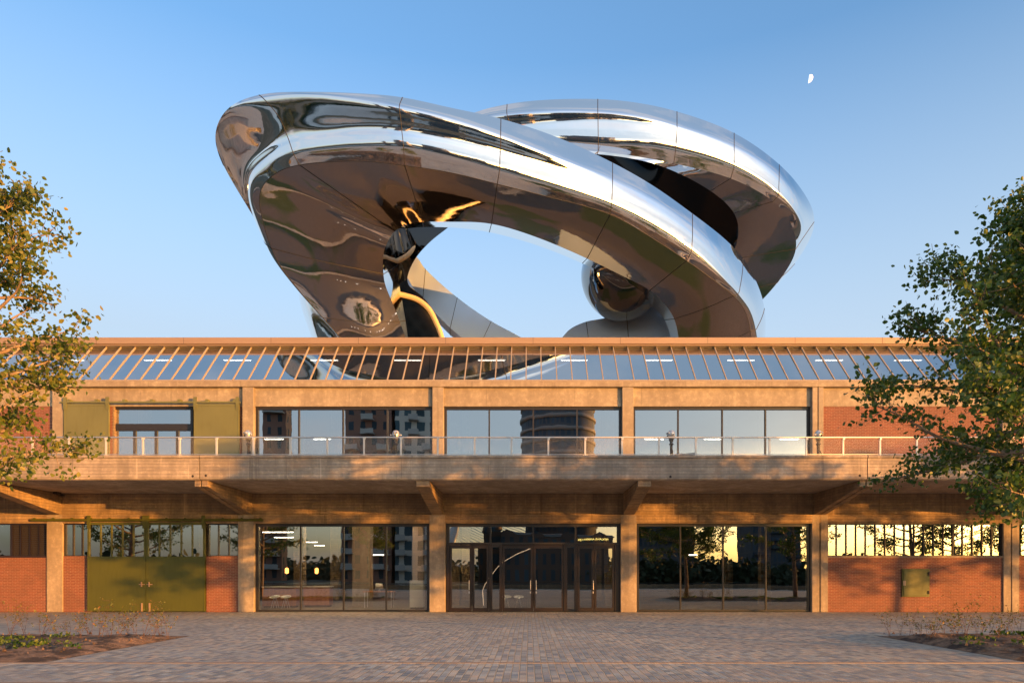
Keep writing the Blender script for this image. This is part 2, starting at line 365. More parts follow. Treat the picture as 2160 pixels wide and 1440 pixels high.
def tag(o, label=None, cat=None, group=None, kind=None):
    if label: o['label'] = label
    if cat: o['category'] = cat
    if group: o['group'] = group
    if kind: o['kind'] = kind
    return o
def empty(name, loc=(0,0,0), rz=0):
    o = bpy.data.objects.new(name, None); C.objects.link(o); o.location = loc; o.rotation_euler = (0,0,rz); o.empty_display_size = .3; return o
def copy_tree(o, parent=None):
    c = o.copy(); C.objects.link(c)
    if parent: c.parent = parent
    for ch in list(o.children): copy_tree(ch, c)
    return c
def X(px, y=0.0): return (px-PX0)/F*(y-CAMY)
def Z(py, y=0.0): return EYE+(PY0-py)/F*(y-CAMY)
KD = .925
def PS(px, py, D): return P(px, py, D*KD)
def P(px, py, D): return Vector(((px-PX0)/F*D, CAMY+D, EYE+(PY0-py)/F*D))
ORD = ['first','second','third','fourth','fifth','sixth','seventh','eighth','ninth','tenth','eleventh','twelfth','thirteenth','fourteenth','fifteenth','sixteenth','seventeenth','eighteenth','nineteenth','twentieth','twenty-first','twenty-second','twenty-third','twenty-fourth','twenty-fifth','twenty-sixth']

# ---------------------------------------------------------------- ground
def sheet(name, x0, x1, y0, y1, z, m):
    return tag(MB().poly([(x0,y0,z),(x1,y0,z),(x1,y1,z),(x0,y1,z)], [(0,1,2,3)]).build(name, m), kind='structure')
sheet('ground', -3000, 3000, -3000, 3000, -.008, M['land'])
sheet('plaza_pavement', -60, 60, -46, .0, 0, M['paving'])
water = mat('river_water', (.03,.045,.05), .08)
bump(water, noise(water, coords(water), .6, 4), .5, .1)
sheet('river_water', -900, 900, -92, -56, -.004, water)

# ---------------------------------------------------------------- warehouse
BX = [-3.82 + 8.005*n for n in range(-3, 5)]       # column axes
XL, XR = -31.8, 32.2
wh = empty('warehouse', (0,0,0))
tag(wh, 'long two-storey concrete and brick warehouse with continuous slanted skylight and balcony', 'building')
HW = .335
# columns, ground floor (split at the two expansion joints)
for n, cx in enumerate(BX):
    b = MB()
    if n in (5, 6): b.box(cx-HW, cx-.02, 0, .7, 0, 4.07); b.box(cx+.02, cx+HW, 0, .7, 0, 4.07)
    else: b.box(cx-HW, cx+HW, 0, .7, 0, 4.07)
    b.build('column', M['conc_col'], wh, bevel=.02)
    b = MB(); h = .235
    if n == 5: b.box(cx-h, cx-.02, .2, .8, 5.46, 9.46); b.box(cx+.02, cx+h, .2, .8, 5.46, 9.46)
    else: b.box(cx-h, cx+h, .2, .8, 5.46, 9.46)
    b.build('column', M['conc_up'], wh, bevel=.012)
# lower lintel band + wall up to the soffit
MB().box(XL, XR, .003, .62, Z(1103), 4.07).build('lintel', M['conc_low'], wh)
MB().box(XL, XR, .10, .6, 4.073, 4.957).build('beam', M['conc_low'], wh)
for n in range(7):
    a, b_ = BX[n]+.235, BX[n+1]-.235
    MB().box(a, b_, .34, .8, Z(857,.35), 9.46).build('lintel', M['conc_up'], wh, bevel=.01)
MB().box(XL, XR, .17, .9, 9.463, 9.70).build('cornice', M['conc_up'], wh, bevel=.02)
# balcony slab in three lengths with open joints
J = [-11.83, 12.19]
for a, b_ in ((XL, J[0]-.018), (J[0]+.018, J[1]-.018), (J[1]+.018, XR)):
    s = MB()
    s.prism([(-4.0,5.02),(-3.95,4.97),(-3.86,4.96),(.09,4.96),(.09,5.45),(-3.55,5.45),(-3.55,5.83),(-3.58,5.85),(-4.02,5.85),(-4.04,5.83),(-4.04,5.755),(-4.0,5.735)], a, b_)
    s.build('balcony_slab', M['conc_slab'], wh)
MB().box(XL, XR, .09, 16, 5.1, 5.46).build('floor_slab', M['conc_low'], wh)
for cx, zz in ((J[0]-.25, 5.1),(J[0]+.22,5.12),(J[1]-.28,5.12),(J[1]+.2,5.12),(5.1,5.08)):
    MB().tube([(cx,-4.004,zz),(cx,-3.97,zz)], .045, 10).build('drain_hole', M['soot'], wh)
# brackets
for n, cx in enumerate(BX):
    s = MB(); prof = [(-3.9,4.74),(-3.9,4.96),(.1,4.96),(.1,4.06),(0,4.07),(-3.82,4.735)]
    if n in (2, 5): s.prism(prof, cx-.24, cx-.02); s.prism(prof, cx+.02, cx+.24)
    else: s.prism(prof, cx-.24, cx+.24)
    s.build('bracket', M['conc_low'], wh, bevel=.015)
# brick panels
def brick(x0, x1, z0, z1, y): return MB().box(x0, x1, y, y+.3, z0, z1).build('brick_panel', M['brick'], wh)
zt, zb = Z(1103), Z(1172)
brick(XL, BX[1]-HW, 0, zb, .06)
brick(BX[1]+HW, X(187), 0, zb, .06); brick(X(434), BX[2]-HW, 0, zb, .06)
brick(BX[5]+HW, BX[6]-HW, 0, zb, .06); brick(BX[6]+HW, BX[7]-HW, 0, zb, .06); brick(BX[7]+HW, XR, 0, zt, .06)
zu = Z(857, .35)
brick(XL, BX[1]-.235, 5.46, zu+.003, .36); brick(BX[5]+.235, BX[6]-.235, 5.46, zu+.003, .36); brick(BX[6]+.235, BX[7]-.235, 5.46, zu+.003, .36); brick(BX[7]+.235, XR, 5.46, zu+.003, .36)
brick(BX[1]+.235, X(236,.3), 5.46, zu+.003, .36); brick(X(408,.3), BX[2]-.235, 5.46, zu+.003, .36)

def window(x0, x1, z0, z1, y, mulls, fm, gm, fw=.10, mw=.05, name='window', trans=None, depth=.12):
    """frame mesh with one pane child per opening; mulls = interior x positions"""
    s = MB()
    s.box(x0, x1, y-depth/2, y+depth/2, z1-fw, z1); s.box(x0, x1, y-depth/2, y+depth/2, z0, z0+fw*.6)
    s.box(x0, x0+fw, y-depth/2, y+depth/2, z0+fw*.6, z1-fw); s.box(x1-fw, x1, y-depth/2, y+depth/2, z0+fw*.6, z1-fw)
    for mxx in mulls: s.box(mxx-mw/2, mxx+mw/2, y-depth/2+.004, y+depth/2-.004, z0+fw*.6, z1-fw)
    fr = s.build(name, fm, wh)
    e = [x0+fw] + list(mulls) + [x1-fw]
    for i in range(len(e)-1):
        a = e[i] + (mw/2 if i else 0); b_ = e[i+1] - (mw/2 if i < len(e)-2 else 0)
        t = random.uniform(-.0012, .0012)*(b_-a); u = random.uniform(-.0012, .0012)*(z1-z0)
        MB().poly([(a,y+t,z0+fw*.6),(b_,y-t,z0+fw*.6),(b_,y-t+u,z1-fw),(a,y+t+u,z1-fw)], [(0,1,2,3)]).build('pane', gm, fr)
    return fr
random.seed(4)
# ground floor glazing
window(X(536), X(905), .02, zt-.003, .22, [X(631), X(722), X(812.6)], M['dark_frame'], M['glass_low'], .12, .055)
window(X(1343), X(1713), .02, zt-.003, .22, [X(1437.4), X(1528), X(1619)], M['dark_frame'], M['glass_low'], .12, .055)
# entrance: transom + doors
ent = window(X(940.5), X(1309), Z(1147), zt-.003, .22, [X(1034), X(1125), X(1215)], M['dark_frame'], M['glass_low'], .13, .07, 'transom_window')
zd = Z(1147)-.003
for a, b_ in ((940.5,947),(1031,1038),(1053,1059),(1190,1197),(1212,1218.5),(1298,1309)):
    pf = MB().box(X(a), X(b_), .14, .34, .02, zd).build('door_post', M['brown_frame'], wh)
for a, b_ in ((1038,1053),(1197,1212)):
    MB().box(X(a), X(b_), .16, .30, .02, .12).box(X(a), X(b_), .16, .30, zd-.12, zd).build('side_light', M['dark_frame'], wh)
    MB().poly([(X(a),.23,.12),(X(b_),.23,.12),(X(b_),.23,zd-.12),(X(a),.23,zd-.12)], [(0,1,2,3)]).build('pane', M['glass_low'], pf)
def leaf_door(a, b_, hx=None):
    s = MB(); x0, x1 = X(a)+.01, X(b_)-.01; t = .09
    s.box(x0, x0+t, .17, .27, .02, zd-.02).box(x1-t, x1, .17, .27, .02, zd-.02).box(x0+t, x1-t, .17, .27, .02, .17).box(x0+t, x1-t, .17, .27, zd-.17, zd-.02)
    d = s.build('entrance_door', M['brown_frame'], wh)
    MB().poly([(x0+t,.22,.17),(x1-t,.222,.17),(x1-t,.222,zd-.17),(x0+t,.22,zd-.17)], [(0,1,2,3)]).build('pane', M['glass_low'], d)
    if hx:
        xx = X(hx)
        MB().tube([(xx,.165,.95),(xx,.09,.95),(xx,.09,1.32),(xx,.165,1.32)], .014, 8).box(xx-.02, xx+.02, .155, .168, .78, .86).build('handle', M['steel'], d)
for a, b_, hx in ((947,995,989),(995,1031,None),(1059,1125,1119),(1125,1190,1131),(1218.5,1254,1252),(1254,1298,None)): leaf_door(a, b_, hx)
# strip windows
def span(a, b_, n): return [a + (b_-a)*i/n for i in range(1, n)]
window(BX[5]+HW, BX[6]-HW, zb, zt-.003, .16, span(BX[5]+HW, BX[6]-HW, 18), M['brown_frame'], M['glass_low'], .05, .035)
window(BX[6]+HW, BX[7]-HW, zb, zt-.003, .16, span(BX[6]+HW, BX[7]-HW, 18), M['brown_frame'], M['glass_low'], .05, .035)
window(BX[1]+HW, X(188), zb, zt-.003, .16, span(BX[1]+HW, X(188), 3), M['brown_frame'], M['glass_low'], .05, .035)
window(X(436), BX[2]-HW, zb, zt-.003, .16, span(X(436), BX[2]-HW, 3), M['dark_frame'], M['glass_low'], .05, .035)
window(XL+2, X(20), zb, zt-.003, .16, span(XL+2, X(20), 10), M['brown_frame'], M['glass_low'], .05, .035)
lv = window(X(20), BX[1]-HW, zb, zt-.003, .16, span(X(20), BX[1]-HW, 4), M['brown_frame'], M['soot'], .05, .04, 'louvred_window')
lb = MB()
for k in range(16): lb.box(X(20)+.05, BX[1]-HW-.05, .11, .15, zb+.06+k*.08, zb+.085+k*.08)
lb.build('louvre', M['brown_frame'], lv)
MB().box(BX[5]+HW, BX[6]-HW, .02, .1, zb-.06, zb-.003).build('sill', M['conc_col'], wh)
MB().box(XL, BX[1]-HW, .02, .1, zb-.06, zb-.003).build('sill', M['brown_frame'], wh)
# upper windows
def U(p): return X(p, .5)
window(BX[2]+.235, BX[3]-.235, 5.46, zu, .5, [U(631), U(724), U(817)], M['dark_frame'], M['glass_up'], .11, .06)
window(BX[3]+.235, BX[4]-.235, 5.46, zu, .5, [U(1032), U(1125), U(1217)], M['dark_frame'], M['glass_up'], .11, .06)
window(BX[4]+.235, BX[5]-.235, 5.46, zu, .5, [U(1430), U(1523), U(1614)], M['dark_frame'], M['glass_up'], .11, .06)
x0, x1 = X(236,.5), X(408,.5)
window(x0, x1, Z(897,.5), zu, .5, [], M['dark_frame'], M['glass_up'], .1, .06, 'transom_window')
bd = window(x0, x1, 5.46, Z(904,.5), .5, [X(285,.5), X(330,.5), X(375,.5)], M['dark_frame'], M['glass_up'], .09, .11, 'balcony_door')
MB().box(x0, x1, .43, .58, Z(904,.5), Z(897,.5)-.002).build('lintel', M['dark_frame'], wh)
# green doors -- ground floor
def slider(x0, x1, z0, z1, y, m, glazed, mulls=(), hx=None):
    s = MB()
    zs = zb-.02
    if glazed:
        s.box(x0, x1, y-.05, y+.03, z0, zs)
        s.box(x0, x1, y-.05, y+.03, z1-.10, z1); s.box(x0, x0+.08, y-.05, y+.03, zs, z1-.10); s.box(x1-.08, x1, y-.05, y+.03, zs, z1-.10)
        for q in mulls: s.box(q-.02, q+.02, y-.045, y+.02, zs, z1-.10)
        s.box(x0, x1, y-.062, y-.05, zs-.10, zs)
        s.box(x0, x0+.05, y-.06, y-.05, z0, zs-.10); s.box(x1-.05, x1, y-.06, y-.05, z0, zs-.10)
    else:
        s.box(x0, x1, y-.04, y+.03, z0, z1); s.box(x0, x0+.05, y-.05, y-.04, z0, z1); s.box(x1-.05, x1, y-.05, y-.04, z0, z1); s.box(x0+.05, x1-.05, y-.05, y-.04, z1-.09, z1)
    d = s.build('sliding_door', m, wh)
    if glazed:
        e = [x0+.08] + list(mulls) + [x1-.08]
        for i in range(len(e)-1):
            a = e[i]+(.02 if i else 0); b_ = e[i+1]-(.02 if i < len(e)-2 else 0)
            MB().poly([(a,y,zs),(b_,y,zs),(b_,y,z1-.1),(a,y,z1-.1)], [(0,1,2,3)]).build('pane', M['glass_low'], d)
    for q in (x0+.06, x1-.06):       # hangers
        MB().prism([(y-.06,z1-.25),(y-.085,z1+.02),(y-.085,z1+.26),(y-.055,z1+.29),(y-.03,z1+.26),(y-.045,z1+.02)], q-.07, q+.07).build('hanger', m, d)
    if hx:
        MB().box(hx-.12, hx+.12, y-.075, y-.06, 1.14, 1.18).box(hx-.02, hx+.02, y-.12, y-.075, 1.06, 1.26).box(hx-.03, hx+.03, y-.085, y-.05, .03, .38).build('handle', M['bronze'], d)
    return d
xm = X(310)
slider(X(187), xm-.01, .04, zt+.03, -.03, M['green'], True, span(X(187)+.08, xm-.08, 5), xm-.16)
slider(xm+.01, X(434), .04, zt+.03, -.03, M['green'], True, span(xm+.08, X(434)-.08, 5), xm+.16)
rl = MB(); rl.tube([(X(68),-.07,Z(1096.5)),(X(556),-.07,Z(1096.5))], .055, 8)
for k in range(13): q = X(74)+k*(X(550)-X(74))/12; rl.box(q-.03, q+.03, -.06, .01, Z(1096.5)-.02, Z(1096.5)+.10)
rl.build('door_track', M['green'], wh)
# upper green shutters
y_ = .2
slider(X(136,y_), X(231,y_), 5.5, Z(852,y_), y_, M['green_up'], False)
slider(X(410,y_), X(505,y_), 5.5, Z(852,y_), y_, M['green_up'], False)
rl = MB(); zr = Z(848,y_); rl.box(X(130,y_), X(508,y_), .12, .17, zr-.05, zr+.02)
for k in range(7): q = X(147,y_)+k*(X(496,y_)-X(147,y_))/6; rl.box(q-.07, q+.05, .12, .34, zr+.02, zr+.11)
rl.build('door_track', M['green_up'], wh)
# wall hatch
s = MB(); hx0, hx1, hz0, hz1 = X(1903), X(1961), Z(1258), Z(1199)
s.box(hx0, hx1, .0, .06, hz0, hz1); s.box(hx0+.05, hx1-.05, -.02, 0, hz0+.05, hz1-.05)
hatch = s.build('wall_hatch', M['green'], wh, bevel=.008)
MB().box(hx0+.02, hx0+.13, -.045, -.02, Z(1234), Z(1224)).build('handle', M['bronze'], hatch)
for zz in (Z(1209), Z(1248)): MB().box(hx1-.09, hx1-.03, -.04, -.02, zz-.08, zz+.06).build('hinge', M['soot'], hatch)
# little wall lamp under the balcony
MB().box(X(115,-.5), X(124,-.5), -.6, -.35, Z(1042,-.5), Z(1020,-.5)).tube([(X(120,-.4),-.4,Z(1042,-.5)),(X(132,0),.1,Z(1044,0))], .03, 6).build('wall_lamp', M['soot'], wh)
MB().box(X(236,.3)+.003, X(236,.3)+.07, .352, .66, 5.463, zu-.003).build('jamb', M['conc_low'], wh)

# skylight
SKB, SKT = (.22, 9.705), (2.2, 11.80)
sk = MB()
sk.prism([(.18,9.70),(.18,9.76),(.34,9.80),(.34,9.70)], XL, XR)
sk.prism([(2.05,11.79),(2.05,11.90),(2.3,11.90),(2.3,11.79)], XL, XR)
sko = sk.build('skylight', M['bar_paint'], wh)
dy, dz = SKT[0]-SKB[0], SKT[1]-SKB[1]; ln = math.hypot(dy, dz); nyv, nzv = -dz/ln, dy/ln
pitch = .651; xs = []; q = -.107
while q > XL+.2: q -= pitch
q += pitch
while q < XR-.1: xs.append(q); q += pitch
bar = None
for q in xs:
    if bar is None:
        h = .05; prof = [SKB, (SKB[0]+nyv*h, SKB[1]+nzv*h), (SKT[0]+nyv*h, SKT[1]+nzv*h), SKT]
        bar = MB().prism(prof, -.022, .022).build('glazing_bar', M['bar_paint'], sko, loc=(q,0,0))
    else:
        o = bar.copy(); C.objects.link(o); o.location.x = q
e = [XL] + xs + [XR]
for i in range(len(e)-1):
    t = random.uniform(-.004, .004); u = random.uniform(-.003,.003)
    a, b_ = e[i]+.02, e[i+1]-.02
    MB().poly([(a,SKB[0]+t,SKB[1]+.03),(b_,SKB[0]-t,SKB[1]+.03),(b_,SKT[0]-t+u,SKT[1]+.01),(a,SKT[0]+t+u,SKT[1]+.01)], [(0,1,2,3)]).build('pane', M['glass_sky'], sko)
fz = MB(); fz.box(XL, XR, 1.93, 2.35, 11.86, 12.15); fz.box(XL, XR, 1.97, 2.2, 11.80, 11.845)
fz.build('roof_fascia', M['bronze'], wh, bevel=.015)
js = MB()
for k in range(17): js.box(-31+k*3.9-.006, -31+k*3.9+.006, 1.926, 1.929, 11.87, 12.14)
js.build('fascia_joint', M['soot'], wh)
# roof and shell
roof = MB(); roof.box(XL, XR, 2.353, 60, 11.95, 12.06); roof.build('roof', M['roof'], wh)
rc = MB()
pts = [(-30,7.2),(-14,6.4),(-5,7.5),(4,8.6),(13,7.4),(30,6.6)]
for i in range(len(pts)-1):
    a, b_ = Vector((*pts[i],0)), Vector((*pts[i+1],0)); d = (b_-a).normalized(); n_ = Vector((-d.y,d.x,0))*.22
    rc.poly([a-n_+Vector((0,0,12.06)), b_-n_+Vector((0,0,12.06)), b_+n_+Vector((0,0,12.06)), a+n_+Vector((0,0,12.06)), a-n_+Vector((0,0,12.2)), b_-n_+Vector((0,0,12.2)), b_+n_+Vector((0,0,12.2)), a+n_+Vector((0,0,12.2))],
            [(4,5,6,7),(0,1,5,4),(1,2,6,5),(2,3,7,6),(3,0,4,7)])
rc.build('roof_kerb', M['conc_up'], wh)
for a in ((-24,16,-20,20),(18,22,23,25),(-10,30,-4,34),(24,10,28,13)):
    MB().box(a[0], a[2], a[1], a[3], 12.06, 13.1).build('roof_vent', M['bronze'], wh)
rm = MB()
rm.box(XL, XR, 35, 35.3, 0, 11.95); rm.box(XL-.25, XL, .1, 60, 0, 11.95); rm.box(XR, XR+.25, .1, 60, 0, 11.95); rm.box(XL, XR, 59.7, 60, 0, 11.95)
rm.box(XL, XR, 15.7, 16, 5.46, 11.95)
rm.build('inner_wall', M['interior'], wh)
MB().box(XL, XR, .62, 35, -.01, .015).build('floor', M['interior_floor'], wh)
MB().box(XL, XR, .62, 16, 4.7, 4.96).build('ceiling', M['interior'], wh)
MB().box(XL, XR, 2.36, 35, 11.93, 11.947).build('ceiling', M['interior'], wh)
# sloped interior posts behind skylight and interior columns
for cx in BX[1:7]:
    for yy in (6.5, 13):
        MB().box(cx-.22, cx+.22, yy, yy+.44, 5.46, 11.93).build('inner_column', M['conc_up'], wh)
        MB().box(cx-.25, cx+.25, yy, yy+.5, .015, 4.7).build('inner_column', M['conc_low'], wh)
MB().box(X(743,4.2), X(780,4.2), 4.2, 4.9, .015, 4.7).build('inner_column', M['conc_col'], wh)
MB().box(X(870,3.2), X(893,3.2), 3.2, 3.9, .015, 4.7).build('inner_column', M['conc_low'], wh)

# balcony railing
rail = empty('balcony_railing', (0,-3.82,5.85))
tag(rail, 'pale steel railing with wire mesh infill along the balcony edge', 'railing')
zt_r = Z(922,-3.82)-5.85
MB().tube([(XL,0,zt_r),(XR,0,zt_r)], .028, 8).build('top_rail', M['steel'], rail, True)
MB().tube([(XL,0,.06),(XR,0,.06)], .014, 6).build('bottom_rail', M['steel'], rail, True)
MB().poly([(XL,.0,.07),(XR,.0,.07),(XR,.0,zt_r-.03),(XL,.0,zt_r-.03)], [(0,1,2,3)]).build('mesh_infill', M['mesh'], rail)
pm = None; q = X(457,-3.82)
while q > XL+1.3: q -= 1.335
while q < XR:
    if pm is None:
        s = MB().box(-.03, .03, -.022, .022, 0, zt_r-.02).prism([(-.05,zt_r-.10),(-.05,zt_r-.02),(.05,zt_r-.02),(.03,zt_r-.05)], -.03, .05)
        s.box(-.09, .09, -.06, .06, 0, .012).lathe([(.016,.012),(.016,.04)], (-.07,0,0), 8).lathe([(.016,.012),(.016,.04)], (.07,0,0), 8)
        pm = s.build('post', M['steel'], rail, loc=(q,0,0))
    else:
        o = pm.copy(); C.objects.link(o); o.location.x = q
    q += 1.335

# coin-operated viewers
def viewer(px, rz, label):
    yy = -3.0; e_ = empty('tower_viewer', (X(px,yy), yy, 5.45), rz); tag(e_, label, 'viewer', 'tower viewers along the balcony')
    MB().lathe([(.16,0),(.16,.03),(.055,.06),(.05,.95),(.085,.97),(.085,1.0),(.05,1.02),(.06,1.1)], n=16).build('pedestal', M['soot'], e_, True)
    MB().tube([(.06,0,.45),(.14,-.02,.5),(.16,-.02,.62),(.1,0,.75)], .02, 6).build('coin_cable', M['soot'], e_)
    # head: flattened egg with a face plate
    s = MB(); n = 20; rows = 12; o_ = []
    for i in range(rows+1):
        t = math.pi*i/rows; zz = 1.33 - .18*math.cos(t)
        wd = .125*math.sin(t)**.8*(1+.22*(-math.cos(t)))
        for k in range(n):
            a = 2*math.pi*k/n; o_.append((wd*math.cos(a), .12*math.sin(t)**.7*math.sin(a)*1.15, zz))
    f_ = [(i*n+k, i*n+(k+1) % n, (i+1)*n+(k+1) % n, (i+1)*n+k) for i in range(rows) for k in range(n)]
    s.poly(o_, f_); hd = s.build('head', mat('viewer_silver_'+str(px), (.55,.54,.52), .35, .6), e_, True)
    for dx in (-.05, .05):
        MB().tube([(dx,-.07,1.39),(dx,-.17,1.39)], .032, 12, 1).tube([(dx,-.165,1.39),(dx,-.172,1.39)], .022, 12, 0).build('eyepiece', [M['soot'], M['steel']], hd, True)
    MB().tube([(0,-.11,1.34),(0,-.16,1.29),(0,-.13,1.24)], [.018,.03,.012], 8).build('coin_slot', M['soot'], hd, True)
    for sx in (-1, 1): MB().tube([(sx*.11,0,1.33),(sx*.18,0,1.33)], .018, 8).lathe([(.012,-.03),(.03,-.015),(.03,.015),(.012,.03)], (sx*.185,0,1.33), 10).build('knob', M['steel'], hd, True)
    MB().tube([(0,0,1.08),(0,0,1.18)], [.06,.10], 12).build('yoke', M['soot'], e_, True)
viewer(524, R(-35), 'silver tower viewer turned sideways before the column beside the green shutter')
viewer(835, R(4), 'pale tower viewer facing out before the window reflecting the apartment block')
viewer(1416, R(-75), 'dark tower viewer seen from its side before the sky-reflecting window')
viewer(1726, R(28), 'silver tower viewer before the jointed column next to the brick wall')

# lamps
def strip(xc, y, z, ln_, m, label, group):
    e_ = empty('strip_light', (xc, y, z)); tag(e_, label, 'lamp', group)
    MB().box(-ln_/2, ln_/2, -.06, .06, .02, .06).build('housing', M['white'], e_)
    MB().box(-ln_/2+.02, ln_/2-.02, -.05, .05, -.01, .02).build('diffuser', m, e_)
    MB().box(-ln_/2+.1, -ln_/2+.11, -.005, .005, .06, .16).box(ln_/2-.11, ln_/2-.1, -.005, .005, .06, .16).build('hanger', M['soot'], e_)
k0 = 0
for px in (148, 333, 501, 684, 860, 1037, 1211, 1390, 1563, 1749, 1915, 2090):
    strip(X(px,3.9), 3.9, Z(760,3.9), 1.32, M['lamp'], 'white strip light behind the slanted skylight, %s from the left' % ORD[k0], 'strip lights behind the skylight'); k0 += 1
for k1, px in enumerate((578, 682, 1380, 1505, 1665)):
    strip(X(px,14), 14, Z(926,14), 1.2, M['lamp_in'], 'faint strip light deep inside the upper windows, %s from the left' % ORD[k1], 'strip lights deep inside the upper floor')
for k1, (px, py, w_) in enumerate(((590,1122,2.3),(610,1133,2.3),(650,1143,1.6),(674,1150,.9),(790,1170,1.1),(1462,1170,.5))):
    D_ = 2.85/((1212-py)/1440) if py < 1160 else 40
    D_ = min(D_, 60); strip(X(px, D_-28.55), D_-28.55, Z(py, D_-28.55), w_, M['lamp_in'], 'thin strip light inside the ground floor rooms, %s from the left' % ORD[k1], 'strip lights inside the ground floor')
k1 = 0
for xx in (-10.2, -6.0, .2, 8.2):  # strips out of view, added to light the counters and the hall
    for yy in (1.7, 7.5):
        strip(xx, yy, 4.58, 2.3, M['fill_bar'] if xx < -5 else M['fill_hall'], 'unseen strip light added on the ground floor ceiling close behind the glass', 'hidden ceiling strips added close behind the glass'); k1 += 1
for k1, px in enumerate((740,773,816,905,994,1090,1131,1166,1257)):
    o = MB().lathe([(.03,.1),(.06,.0),(.06,-.02)], n=12).build('spotlight', M['spot'], None, loc=(X(px,5.5),5.5,Z(767,5.5)))
    tag(o, 'tiny round spotlight behind the skylight, %s from the left' % ORD[k1], 'lamp', 'spotlights behind the skylight')

# interior furniture
def counter(a, b_, y, zt_, label):
    e_ = empty('bar_counter', (X(a,y), y, .015)); w_ = X(b_,y)-X(a,y); tag(e_, label, 'counter', 'wooden bar counters')
    MB().box(0, w_, 0, .6, .08, zt_-.05).build('front_panel', M['wood'], e_)
    MB().box(.05, w_-.05, .05, .55, 0, .08).build('plinth', M['soot'], e_)
    MB().box(-.03, w_+.03, -.04, .64, zt_-.05, zt_).build('top', M['white'], e_)
counter(553, 623, 3.6, 1.0, 'wooden slatted bar counter inside, nearest the green doors')
counter(640, 695, 4.4, 1.0, 'reddish slatted bar counter inside, behind the second pane')
def stool(px, y, label):
    e_ = empty('bar_stool', (X(px,y), y, .015)); tag(e_, label, 'stool', 'white stools inside')
    s = MB(); n = 14; v_ = []
    for i in range(6):
        for k in range(n):
            a = 2*math.pi*k/n; r = .24*i/5; v_.append((r*math.cos(a), r*math.sin(a), .5 + .12*(i/5)**2*(.4+.6*math.sin(a))))
    s.poly(v_, [(i*n+k, i*n+(k+1) % n, (i+1)*n+(k+1) % n, (i+1)*n+k) for i in range(5) for k in range(n)])
    s.build('seat', M['white'], e_, True)
    for a in (0, 90, 180, 270):
        MB().tube([(.05*math.cos(R(a)),.05*math.sin(R(a)),.5),(.2*math.cos(R(a+45)),.2*math.sin(R(a+45)),0)], .012, 6).build('leg', M['steel'], e_)
for px, lb_ in ((580,'white stool before the wooden counter, nearer the column'),(603,'white stool before the wooden counter, nearer the mullion'),(1068,'white stool behind the centre doors, nearer the green doors'),(1094,'white stool behind the centre doors, nearer the door handle')):
    stool(px, 2.6, lb_)
e_ = empty('display_plinth', (X(878,2.2),2.2,.015)); tag(e_, 'white display plinth with cupboard inside by the fourth pane', 'plinth')
MB().box(-.3,.3,0,.5,.08,1.3).build('body', M['white'], e_); MB().box(-.27,.27,.03,.47,0,.08).build('base', M['soot'], e_)
e_ = empty('table_lamp', (X(800,3.5),3.5,.8)); tag(e_, 'table lamp with pale shade on a dark table inside', 'lamp')
MB().lathe([(.16,.36),(.2,.1),(.195,.1),(.155,.36)], n=16).build('lamp_shade', M['white'], e_, True); MB().lathe([(.08,0),(.08,.02),(.015,.04),(.015,.2)], n=12).build('base', M['steel'], e_, True)
e_ = empty('table', (X(800,3.5),3.5,.015)); tag(e_, 'dark low table inside carrying a pale table lamp', 'table')
MB().box(-.7,.7,-.35,.35,.735,.785).build('table_top', M['wood'], e_)
for a in (-.62,.62):
    for b_ in (-.28,.28): MB().box(a-.02,a+.02,b_-.02,b_+.02,0,.735).build('leg', M['steel'], e_)
for px, y_, lb_ in ((605, 3.3, 'glowing orange lamp above the wooden counter, nearer the green doors'), (668, 4.1, 'glowing orange lamp above the reddish counter behind the second pane')):
    e_ = empty('counter_lamp', (X(px,y_), y_, 1.75)); tag(e_, lb_, 'lamp', 'orange lamps above the counters')
    MB().lathe([(.03,-.14),(.08,-.1),(.08,.1),(.03,.14)], n=14).build('lamp_shade', M['orange'], e_, True)
    MB().tube([(0,0,.14),(0,0,2.95)], .006, 5).build('cord', M['soot'], e_)
# curved light line in the entrance hall
hr = MB().tube([P(1020,1276,31),P(1018,1245,31),P(1023,1232,31),P(1032,1218,31),P(1050,1195,31),P(1062,1184,31),P(1090,1168,31),P(1122,1155,31)], .018, 6).build('stair_handrail', M['glow'])
tag(hr, 'glowing curved handrail rising inside the glass entrance', 'handrail')

# ---------------------------------------------------------------- sculpture
sc = empty('looping_sculpture', (0, 12, 12.06)); tag(sc, 'mirror-polished steel double helix sculpture looping above the roof', 'sculpture')
def cr(pts, t):
    n = len(pts); i = min(int(t), n-2); f = t-i
    p1, p2 = pts[i], pts[i+1]
    p0 = pts[i-1] if i > 0 else p1*2-p2
    p3 = pts[i+2] if i+2 < n else p2*2-p1
    # centripetal-like knots
    def d(a, b): return max(np.linalg.norm(a-b)**.5, 1e-3)
    t0 = 0; t1 = t0+d(p0,p1); t2 = t1+d(p1,p2); t3 = t2+d(p2,p3); tt = t1+f*(t2-t1)
    A1 = (t1-tt)/(t1-t0)*p0+(tt-t0)/(t1-t0)*p1; A2 = (t2-tt)/(t2-t1)*p1+(tt-t1)/(t2-t1)*p2; A3 = (t3-tt)/(t3-t2)*p2+(tt-t2)/(t3-t2)*p3
    B1 = (t2-tt)/(t2-t0)*A1+(tt-t0)/(t2-t0)*A2; B2 = (t3-tt)/(t3-t1)*A2+(tt-t1)/(t3-t1)*A3
    return (t2-tt)/(t2-t1)*B1+(tt-t1)/(t2-t1)*B2
